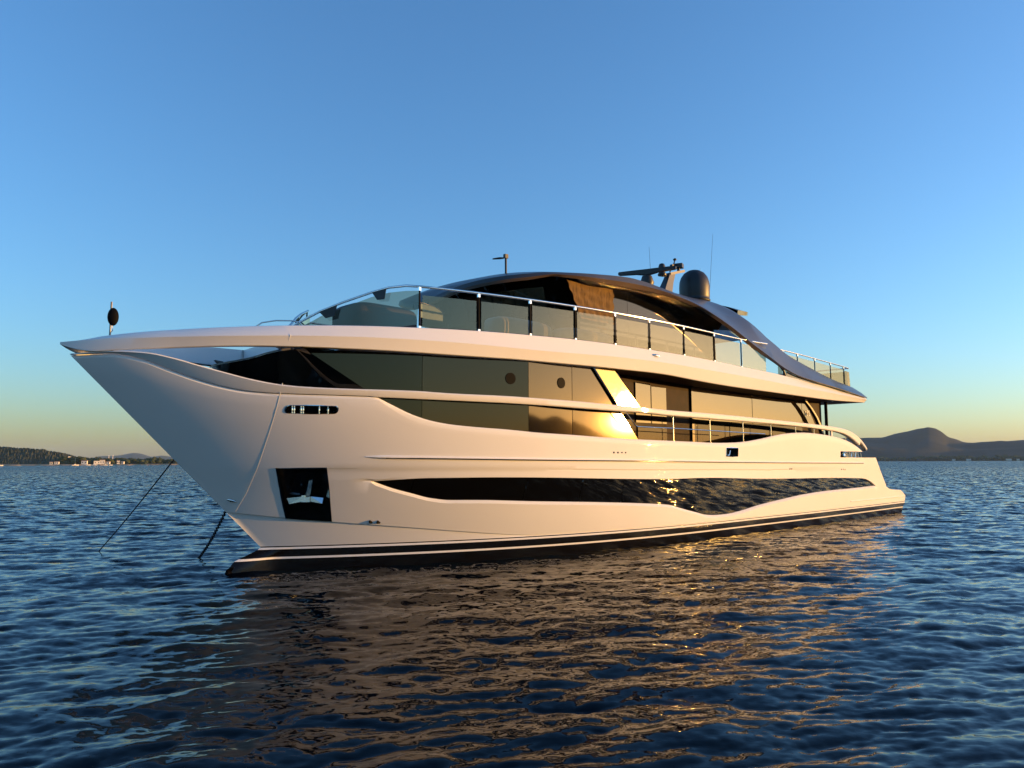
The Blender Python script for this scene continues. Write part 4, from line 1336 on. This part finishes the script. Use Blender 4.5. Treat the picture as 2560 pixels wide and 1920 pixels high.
world_thing("helm_console", pillow(23.1, 0.35, 5.08, 1.7, 1.2, 0.85, 0.4), M['dark_cover'], "dark rounded helm console behind the curved wind screen", "console", 60)
world_thing("covered_sofa", pillow(20.6, 2.33, 5.02, 1.9, 0.5, 0.5, 0.5), M['pale_cover'], "pale covered sofa behind the forward glass balustrade", "sofa", 60)
world_thing("covered_lounger", pillow(18.6, 2.5, 5.0, 2.0, 0.5, 0.48, 0.5), M['pale_cover'], "pale covered lounger behind the balustrade below the brown cloth", "lounger", 60)

# ------------------------------------------------------------------ sea
def wave_tile(L_, N, lam_p, slope, wind, spread, seed, kmin=None):
    """random wind-sea height field with horizontal (choppy) displacement on a periodic tile"""
    g = np.random.default_rng(seed)
    k1 = np.fft.fftfreq(N, L_ / N) * 2 * np.pi
    kx, ky = np.meshgrid(k1, k1, indexing='ij')
    k = np.hypot(kx, ky)
    k[0, 0] = 1
    kp = 2 * np.pi / lam_p
    S = np.exp(-1.1 * (kp / k)**2.6) * k**-3.25 * np.exp(-(k / 95.0)**2)
    c = (kx * math.cos(wind) + ky * math.sin(wind)) / k
    D = np.where(c > 0, np.abs(c)**spread, 0.03 * np.abs(c)**spread) + 0.035
    A = np.sqrt(S * D) * (g.normal(size=k.shape) + 1j * g.normal(size=k.shape))
    A[0, 0] = 0
    if kmin:
        A[k < kmin] = 0
    h = np.fft.ifft2(A)
    dx = np.fft.ifft2(1j * kx / k * A)
    dy = np.fft.ifft2(1j * ky / k * A)
    sx = np.fft.ifft2(1j * kx * A).real
    sy = np.fft.ifft2(1j * ky * A).real
    s_ = slope / math.sqrt((sx**2).mean() + (sy**2).mean())
    return np.stack([dx.real * s_, dy.real * s_, h.real * s_], -1), L_


def sample(tile, x, y, rot):
    T, L_ = tile
    N = T.shape[0]
    c, s_ = math.cos(rot), math.sin(rot)
    u = ((c * x + s_ * y) / L_ * N) % N
    v = ((-s_ * x + c * y) / L_ * N) % N
    i, j = np.floor(u).astype(int), np.floor(v).astype(int)
    fu, fv = (u - i)[..., None], (v - j)[..., None]
    i0, j0, i1, j1 = i % N, j % N, (i + 1) % N, (j + 1) % N
    r_ = (T[i0, j0] * (1 - fu) + T[i1, j0] * fu) * (1 - fv) + (T[i0, j1] * (1 - fu) + T[i1, j1] * fu) * fv
    return np.stack([c * r_[..., 0] - s_ * r_[..., 1], s_ * r_[..., 0] + c * r_[..., 1], r_[..., 2]], -1)


def build_sea():
    t1 = wave_tile(23.0, 1024, 1.5, 0.20, R(-82), 8, 3)
    t2 = wave_tile(61.0, 1024, 3.6, 0.155, R(-88), 5, 9)
    inner = np.arange(R(-48), R(47), R(0.115))
    az = np.concatenate([inner, np.arange(R(47), R(140), R(0.42)), np.arange(R(140), R(312), R(2.0))])
    rr = [1.2]
    while rr[-1] < 430:
        rr.append(rr[-1] * (1.0058 if rr[-1] > 4.4 else 1.03))
    while rr[-1] < 13200:
        rr.append(rr[-1] * 1.06)
    rr = np.array(rr)
    Rg, Ag = np.meshgrid(rr, az, indexing='ij')
    X, Y = Rg * np.sin(Ag), Rg * np.cos(Ag)
    d = sample(t1, X, Y, 0.0) * 0.8 + sample(t2, X, Y, R(23)) * 0.75
    fade = np.clip((420 - Rg) / 160, 0, 1)[..., None]
    d *= fade
    chop = 1.25
    V = np.stack([X - chop * d[..., 0], Y - chop * d[..., 1], d[..., 2]], -1)
    nr, na = X.shape
    idx = np.arange(nr * na).reshape(nr, na)
    a = idx[:-1, :]
    b_ = idx[1:, :]
    a2, b2 = np.roll(a, -1, 1), np.roll(b_, -1, 1)
    Q = np.stack([a, a2, b2, b_], -1).reshape(-1, 4)
    me = bpy.data.meshes.new("sea")
    nv = nr * na
    V = np.concatenate([V.reshape(-1, 3), [[0, 0, 0.0]]])
    T3 = np.stack([np.full(na, nv), np.roll(idx[0], -1), idx[0]], -1)
    loops = np.concatenate([Q.reshape(-1), T3.reshape(-1)])
    starts = np.concatenate([np.arange(len(Q)) * 4, len(Q) * 4 + np.arange(len(T3)) * 3])
    me.vertices.add(len(V))
    me.vertices.foreach_set("co", V.reshape(-1).astype(np.float32))
    me.loops.add(len(loops))
    me.loops.foreach_set("vertex_index", loops.astype(np.int32))
    me.polygons.add(len(starts))
    me.polygons.foreach_set("loop_start", starts.astype(np.int32))
    me.update(calc_edges=True)
    me.polygons.foreach_set("use_smooth", np.ones(len(starts), bool))
    cell = np.gradient(rr)
    at = me.attributes.new("fine", 'FLOAT', 'POINT')
    fine = np.repeat(1 - np.exp(-np.where(rr > 430, 9, cell) / 0.30), na)
    at.data.foreach_set("value", np.concatenate([fine, [0]]).astype(np.float32))
    # make sure the faces look up
    n0 = me.polygons[len(Q) // 2].normal
    if n0.z < 0:
        me.flip_normals()
    m = bpy.data.materials.new("sea water")
    m.use_nodes = True
    nt = m.node_tree
    p = nt.nodes["Principled BSDF"]
    p.inputs["Base Color"].default_value = (0.0004, 0.0022, 0.0042, 1)
    p.inputs["Roughness"].default_value = 0.04
    p.inputs["IOR"].default_value = 1.27
    tc = nt.nodes.new("ShaderNodeTexCoord")
    geo = nt.nodes.new("ShaderNodeNewGeometry")
    att = nt.nodes.new("ShaderNodeAttribute")
    att.attribute_name = "fine"

    def vec_noise(scale, detail, stretch):
        mp = nt.nodes.new("ShaderNodeMapping")
        mp.inputs["Scale"].default_value = stretch
        mp.inputs["Rotation"].default_value = (0, 0, R(28))
        nt.links.new(tc.outputs["Object"], mp.inputs[0])
        n = nt.nodes.new("ShaderNodeTexNoise")
        n.inputs["Scale"].default_value = scale
        n.inputs["Detail"].default_value = detail
        n.inputs["Roughness"].default_value = 0.6
        nt.links.new(mp.outputs[0], n.inputs["Vector"])
        s_ = nt.nodes.new("ShaderNodeVectorMath")
        s_.operation = 'SUBTRACT'
        s_.inputs[1].default_value = (0.5, 0.5, 0.5)
        nt.links.new(n.outputs["Color"], s_.inputs[0])
        f = nt.nodes.new("ShaderNodeVectorMath")
        f.operation = 'MULTIPLY'
        f.inputs[1].default_value = (1, 1, 0)
        nt.links.new(s_.outputs[0], f.inputs[0])
        return f.outputs[0]
    far = vec_noise(0.9, 6.0, (1.0, 1.5, 1.0))
    near = vec_noise(11.0, 5.0, (0.7, 1.9, 1.0))
    # far wave normals tilted to the camera so distant water mirrors darker sky
    ab = nt.nodes.new("ShaderNodeVectorMath")
    ab.operation = 'ABSOLUTE'
    nt.links.new(far, ab.inputs[0])
    face = nt.nodes.new("ShaderNodeVectorMath")
    face.operation = 'MULTIPLY_ADD'
    face.inputs[1].default_value = (0, -1.5, 0)
    nt.links.new(ab.outputs[0], face.inputs[0])
    side = nt.nodes.new("ShaderNodeVectorMath")
    side.operation = 'MULTIPLY'
    side.inputs[1].default_value = (0.9, 0.35, 0)
    nt.links.new(far, side.inputs[0])
    nt.links.new(side.outputs[0], face.inputs[2])
    k1 = nt.nodes.new("ShaderNodeVectorMath")
    k1.operation = 'SCALE'
    nt.links.new(face.outputs[0], k1.inputs[0])
    mm = nt.nodes.new("ShaderNodeMath")
    mm.operation = 'MULTIPLY'
    mm.inputs[1].default_value = 3.0
    nt.links.new(att.outputs["Fac"], mm.inputs[0])
    nt.links.new(mm.outputs[0], k1.inputs["Scale"])
    k2 = nt.nodes.new("ShaderNodeVectorMath")
    k2.operation = 'SCALE'
    k2.inputs["Scale"].default_value = 0.22
    nt.links.new(near, k2.inputs[0])
    a1 = nt.nodes.new("ShaderNodeVectorMath")
    nt.links.new(k1.outputs[0], a1.inputs[0])
    nt.links.new(k2.outputs[0], a1.inputs[1])
    a2 = nt.nodes.new("ShaderNodeVectorMath")
    nt.links.new(a1.outputs[0], a2.inputs[0])
    nt.links.new(geo.outputs["Normal"], a2.inputs[1])
    nn = nt.nodes.new("ShaderNodeVectorMath")
    nn.operation = 'NORMALIZE'
    nt.links.new(a2.outputs[0], nn.inputs[0])
    nt.links.new(nn.outputs[0], p.inputs["Normal"])
    me.materials.append(m)
    o = bpy.data.objects.new("sea", me)
    COL.objects.link(o)
    return tag(o, "rippled dark blue sea around the yacht", "sea", None, 'structure')


build_sea()


# ------------------------------------------------------------------ land
def vnoise(x, y, seed=0, octaves=4):
    """smooth value noise"""
    out = np.zeros_like(x, dtype=float)
    amp = 1.0
    for o in range(octaves):
        g = np.random.default_rng(seed + o).random((128, 128))
        xi, yi = np.floor(x).astype(int), np.floor(y).astype(int)
        fx, fy = x - xi, y - yi
        fx, fy = fx * fx * (3 - 2 * fx), fy * fy * (3 - 2 * fy)
        v = (g[xi % 128, yi % 128] * (1 - fx) + g[(xi + 1) % 128, yi % 128] * fx) * (1 - fy) + (g[xi % 128, (yi + 1) % 128] * (1 - fx) + g[(xi + 1) % 128, (yi + 1) % 128] * fx) * fy
        out += amp * (v - 0.5)
        amp *= 0.5
        x, y = x * 2.03 + 7, y * 2.03 + 3
    return out


def land_mat(name, c1, c2, scale, rough=0.95):
    m = bpy.data.materials.new(name)
    m.use_nodes = True
    nt = m.node_tree
    p = nt.nodes["Principled BSDF"]
    p.inputs["Roughness"].default_value = rough
    p.inputs["Specular IOR Level"].default_value = 0.1
    tc = nt.nodes.new("ShaderNodeTexCoord")
    n = nt.nodes.new("ShaderNodeTexNoise")
    n.inputs["Scale"].default_value = scale
    n.inputs["Detail"].default_value = 8
    n.inputs["Roughness"].default_value = 0.7
    nt.links.new(tc.outputs["Object"], n.inputs["Vector"])
    cr = nt.nodes.new("ShaderNodeValToRGB")
    cr.color_ramp.elements[0].position = 0.35
    cr.color_ramp.elements[0].color = (*c1, 1)
    cr.color_ramp.elements[1].position = 0.65
    cr.color_ramp.elements[1].color = (*c2, 1)
    nt.links.new(n.outputs[0], cr.inputs[0])
    nt.links.new(cr.outputs[0], p.inputs["Base Color"])
    return m


M['scrub'] = land_mat("scrub covered slope", (0.035, 0.042, 0.022), (0.085, 0.085, 0.045), 0.03)
M['pines'] = land_mat("pine wood", (0.028, 0.040, 0.018), (0.075, 0.085, 0.035), 0.12)
M['rock'] = land_mat("dry mountain slope", (0.020, 0.026, 0.022), (0.045, 0.045, 0.035), 0.004)
M['sand'] = land_mat("dry grass and sand", (0.26, 0.19, 0.11), (0.36, 0.28, 0.17), 0.05)
M['wall'] = mat("white house wall", (0.72, 0.68, 0.60), 0.8, var=0.05)
M['tile'] = mat("roof tile", (0.30, 0.15, 0.09), 0.8, var=0.2)
M['pane'] = mat("house window", (0.02, 0.025, 0.03), 0.15)


def polar(az_deg, r_):
    a = R(az_deg)
    return r_ * math.sin(a), r_ * math.cos(a)


def ridge(name, prof, dist, depth, m, rough_amp, seed, label, nx=260, ny=26, toe=0.3, canopy=0.0):
    """prof: list of (azimuth deg, height m) of the skyline as seen from the anchorage"""
    azs = np.linspace(prof[0][0], prof[-1][0], nx)
    hs = np.interp(azs, [p[0] for p in prof], [p[1] for p in prof])
    ker = np.ones(3) / 3
    hs = np.convolve(np.pad(hs, 1, 'edge'), ker, 'valid')
    t = np.linspace(-1, 1, ny)
    V = []
    for tj in t:
        rr_ = dist + depth * tj
        shape = np.clip(1 - np.abs(tj), 0, 1)
        shape = shape**1.15 if tj < 0 else shape
        X = rr_ * np.sin(np.radians(azs))
        Y = rr_ * np.cos(np.radians(azs))
        n = vnoise(X / (depth * 0.35) + 40, Y / (depth * 0.35) + 40, seed, 5)
        z = hs * shape + rough_amp * n * min(1, (1 - abs(tj)) * 3) * np.clip(hs / (0.3 * hs.max()), 0, 1) * (0.25 if abs(tj) < 0.05 else 1)
        if canopy:
            z = z + canopy * (np.random.default_rng(seed + int(100 * (tj + 1))).random(nx) - 0.35) * np.clip((1 - abs(tj)) * 6, 0, 1)
        z = np.maximum(z, 0.15 if abs(tj) < 1 else -1.0)
        V.append(np.stack([X, Y, z], 1))
    b = MB()
    b.grid(np.array(V))
    o = b.build(name, m, None, smooth=80 if not canopy else 40)
    return tag(o, label, name.replace('_', ' '), None, 'structure')


def pz(prof, u0, v0, scale, base, dist):
    """skyline measured on the photograph -> (azimuth, height)"""
    return [(math.degrees(math.atan((u0 + x / scale - 1280) / 1900.0)), (base - (v0 + y / scale)) / 1900.0 * dist) for x, y in prof]


# skyline tables: azimuth in degrees right of the view axis, height in metres
ridge("mountain", [(12.0, 40), (15.5, 80), (20.0, 140), (24.3, 148), (25.2, 152), (25.95, 151), (26.7, 172), (27.5, 186), (28.0, 198), (28.66, 206), (29.1, 190), (29.5, 163), (29.75, 135), (30.6, 98), (31.05, 98), (31.9, 108), (32.8, 119), (34.5, 128), (37, 90), (41, 40)],
      5200, 1500, M['rock'], 60, 21, "blue grey mountain beyond the stern of the yacht", 320)
ridge("far_mountain", [(-32.0, 20), (-29.6, 40), (-28.9, 75), (-28.4, 108), (-27.7, 108), (-27.2, 118), (-26.4, 152), (-25.9, 140), (-25.3, 96), (-24.7, 118), (-24.0, 100), (-23.2, 70), (-20.5, 40), (-16, 20)],
      11000, 2500, M['rock'], 60, 5, "pale hazy mountains far beyond the left shore", 160)
ridge("hill", [(-52, 24), (-44, 36), (-38, 33), (-34.2, 31), (-33.7, 31.5), (-32.6, 28.5), (-31.6, 25), (-30.7, 21), (-29.6, 14), (-28.6, 9), (-27.0, 5.5), (-25.0, 4.5), (-22.5, 3.5), (-20, 2), (-17, 1)],
      1500, 170, M['scrub'], 7, 33, "wooded low hill on the left shore", 700, 34, canopy=3.2)
ridge("far_ridge", [(78.0, 17), (81.0, 42), (83.5, 62), (85.8, 83), (87.0, 110), (88.2, 139), (89.4, 172), (90.4, 157), (91.6, 179), (93.7, 184), (95.7, 166), (97.5, 104), (101.0, 62), (106.0, 83), (112.0, 49), (118.0, 14)],
      2600, 500, M['rock'], 14, 51, "dark ridge in front of the low sun", 240)


# shore strip, beach and belts of trees
def strip(name, az0, az1, r0, r1, z0, z1, m, label, n=60):
    b = MB()
    az = np.linspace(az0, az1, n)
    w = vnoise(az * 3 + 90, az * 0 + 1, 4, 3) * (r1 - r0) * 0.5
    b.grid(np.array([[(*polar(a, r0 + q), z0 - 0.5) for a, q in zip(az, w)], [(*polar(a, r0 + 2 + q), z0) for a, q in zip(az, w)], [(*polar(a, r1), z1) for a in az]]))
    return tag(b.build(name, m, None), label, "shore", None, 'structure')


strip("beach", -36, -21.5, 1290, 1352, 0.5, 2.2, M['sand'], "strip of sand and dry grass along the left shore", 90)
strip("shore", 12, 41, 3600, 3760, 0.6, 3.0, M['scrub'], "low dark shore at the foot of the mountain", 60)


def tree_belt(name, az0, az1, r0, r1, n, hmin, hmax, label, seed):
    """a far wood that reads as one mass: many small crowns of leaf clumps"""
    g = np.random.default_rng(seed)
    b = MB()
    ico = bmesh.new()
    bmesh.ops.create_icosphere(ico, subdivisions=1, radius=1)
    iv = np.array([v.co[:] for v in ico.verts])
    iff = [tuple(v.index for v in f.verts) for f in ico.faces]
    ico.free()
    for _ in range(n):
        a, r_ = g.uniform(az0, az1), g.uniform(r0, r1)
        x, y = polar(a, r_)
        h = g.uniform(hmin, hmax) * (0.75 + 0.5 * float(vnoise(np.array([a * 2 + 80]), np.array([3.3]), seed, 2)[0] + 0.5))
        for q in range(3):
            s_ = h * g.uniform(0.28, 0.45)
            j = 1 + g.uniform(-0.35, 0.35, size=(len(iv), 1))
            vv = iv * j * np.array([s_ * 1.25, s_ * 1.25, s_ * 0.85]) + np.array([x + g.normal() * s_ * 0.8, y + g.normal() * s_ * 0.8, h - s_ * g.uniform(0.8, 1.8)])
            b.add(vv, iff)
    o = b.build(name, M['pines'], None, smooth=0)
    return tag(o, label, "wood", None, 'stuff')


tree_belt("far_wood", -30.5, -20.5, 1350, 1440, 620, 7, 13, "dark belt of pines along the left shore", 1)
tree_belt("far_wood", 12, 40, 3700, 3850, 700, 12, 26, "dark belt of trees at the foot of the mountain", 2)

# houses along the shores
def house(az, r_, w_, h_, d_, label, group, roof=True, z=2.0):
    e = empty("house", (*polar(az, r_), z), R(-az) + random.uniform(-0.3, 0.3))
    tag(e, label, "house", group)
    b = MB()
    b.box(0, 0, h_ / 2 - 1, w_, d_, h_ + 2)
    b.build("wall", M['wall'], e, smooth=0)
    b = MB()
    if roof:
        hw, hd = w_ / 2 + 0.4, d_ / 2 + 0.4
        b.add([(-hw, -hd, h_), (hw, -hd, h_), (hw, hd, h_), (-hw, hd, h_), (-hw, 0, h_ + d_ * 0.2), (hw, 0, h_ + d_ * 0.2)], [(0, 1, 5, 4), (2, 3, 4, 5), (0, 4, 3), (1, 2, 5), (0, 3, 2, 1)])
    else:
        b.box(0, 0, h_ + 0.15, w_ + 0.3, d_ + 0.3, 0.3)
    b.build("roof", M['tile'] if roof else M['wall'], e, smooth=0)
    b = MB()
    for k in range(max(2, int(w_ / 4))):
        b.box(-w_ / 2 + (k + 0.5) * w_ / max(2, int(w_ / 4)), -d_ / 2 - 0.02, h_ * 0.5, 1.3, 0.08, 1.5)
    b.build("window", M['pane'], e, smooth=0)
    return e


def uaz(u):
    return math.degrees(math.atan((u - 1280) / 1900.0))


G1 = "white houses along the left shore"
for u, w_, h_, lab, rf in ((133, 4, 3, "smallest white house at the foot of the wooded hill", True), (147, 6, 3.5, "low white house at the foot of the wooded hill, right of the smallest one", True),
                           (177, 3, 5, "tall narrow white house among the trees on the slope of the hill", False), (216, 8, 5, "broad white house behind the moored motor boat", True),
                           (247, 9, 4.5, "long white house right of the broad white house", False), (260, 7, 6, "ochre roofed white house at the middle of the left shore", True),
                           (274, 6, 3.5, "low white house between the masts and the rope", True), (300, 4, 5, "narrow white house among the shore trees near the rope", True), (311, 4, 3.5, "small white house closest to the rope", False)):
    zz = 9.0 if u == 177 else 2.0
    house(uaz(u), 1340 if u != 177 else 1390, w_, h_, 5, lab, G1, rf, zz)
G2 = "pale houses on the shore under the mountain"
for u, w_, h_, lab in ((2378, 12, 5, "pale house left of the tall clump of trees under the mountain"), (2415, 15, 6, "broad pale house right of the tall clump of trees under the mountain"), (2515, 18, 6, "long pale house near the right end of the far shore"), (2538, 10, 5, "small pale house at the right end of the far shore")):
    house(uaz(u), 3690, w_, h_, 12, lab, G2, True, 2.5)

# two slender white towers
for u, lab in ((275.5, "slender white tower behind the shore trees, left of the pair"), (285.5, "slender white tower behind the shore trees, right of the pair")):
    b = MB()
    x, y = polar(uaz(u), 2300)
    b.tube([(0, 0, 0), (0, 0, 24)], [1.1, 0.8], 10)
    b.lathe([(1.4, 24), (1.4, 25), (0.4, 25.6)], n=10)
    o = b.build("tower", M['wall'], None)
    o.location = (x, y, 0)
    tag(o, lab, "tower", "white towers behind the left shore")

# little boats moored off the left shore
def small_boat(u, r_, L_, label, mast=False):
    e = empty("moored_boat", (*polar(uaz(u), r_), 0.0), R(-uaz(u)) + random.uniform(-0.4, 0.4))
    tag(e, label, "boat", "boats moored off the left shore")
    b = MB()
    secs = []
    for t in np.linspace(0, 1, 9):
        hw = 0.17 * L_ * (1 - max(0, (t - 0.45) / 0.55)**2.2)
        z1 = 0.13 * L_ * (0.8 + 0.35 * t)
        secs.append([(L_ * (t - 0.5), -hw, z1), (L_ * (t - 0.5), hw, z1), (L_ * (t - 0.5), hw * 0.7, -0.3), (L_ * (t - 0.5), -hw * 0.7, -0.3)])
    loop_loft(b, secs, mirror=False)
    b.build("hull", M['wall'], e, smooth=30)
    b = MB()
    b.plate([(-0.18 * L_, -0.11 * L_, 0.12 * L_), (0.15 * L_, -0.10 * L_, 0.12 * L_), (0.08 * L_, -0.09 * L_, 0.24 * L_), (-0.16 * L_, -0.09 * L_, 0.24 * L_)], (0, 0.2 * L_, 0))
    b.build("cabin", M['wall'], e, smooth=0)
    if mast:
        b = MB()
        b.tube([(0.02 * L_, 0, 0.1 * L_), (0.02 * L_, 0, 1.25 * L_)], 0.09, 6)
        b.build("mast", M['steel'], e)
    return e


small_boat(193, 1240, 9, "sailing boat with a bare mast moored left of the broad white house", True)
small_boat(220, 1250, 12, "white motor boat moored in front of the broad white house")
small_boat(241, 1255, 9, "white boat moored in front of the long white house")
small_boat(269, 1250, 6, "small white boat moored below the low white house")
small_boat(282, 1240, 5, "tiny white boat moored closest to the rope")
small_boat(4, 1215, 9, "boat moored at the left edge of the picture off the sandy shore")

# ------------------------------------------------------------------ air
HAZE = 3.6e-5
b = MB()
b.box(0, 1500, 170, 30000, 30000, 344)
hz = bpy.data.materials.new("sea haze")
hz.use_nodes = True
nt = hz.node_tree
nt.nodes.remove(nt.nodes["Principled BSDF"])
pv = nt.nodes.new("ShaderNodeVolumePrincipled")
pv.inputs["Color"].default_value = (0.50, 0.74, 1.0, 1)
pv.inputs["Density"].default_value = HAZE
pv.inputs["Anisotropy"].default_value = 0.0
nt.links.new(pv.outputs[0], nt.nodes["Material Output"].inputs["Volume"])
ho = b.build("haze", hz, None, smooth=0)
tag(ho, "pale haze over the sea", "haze", None, 'stuff')
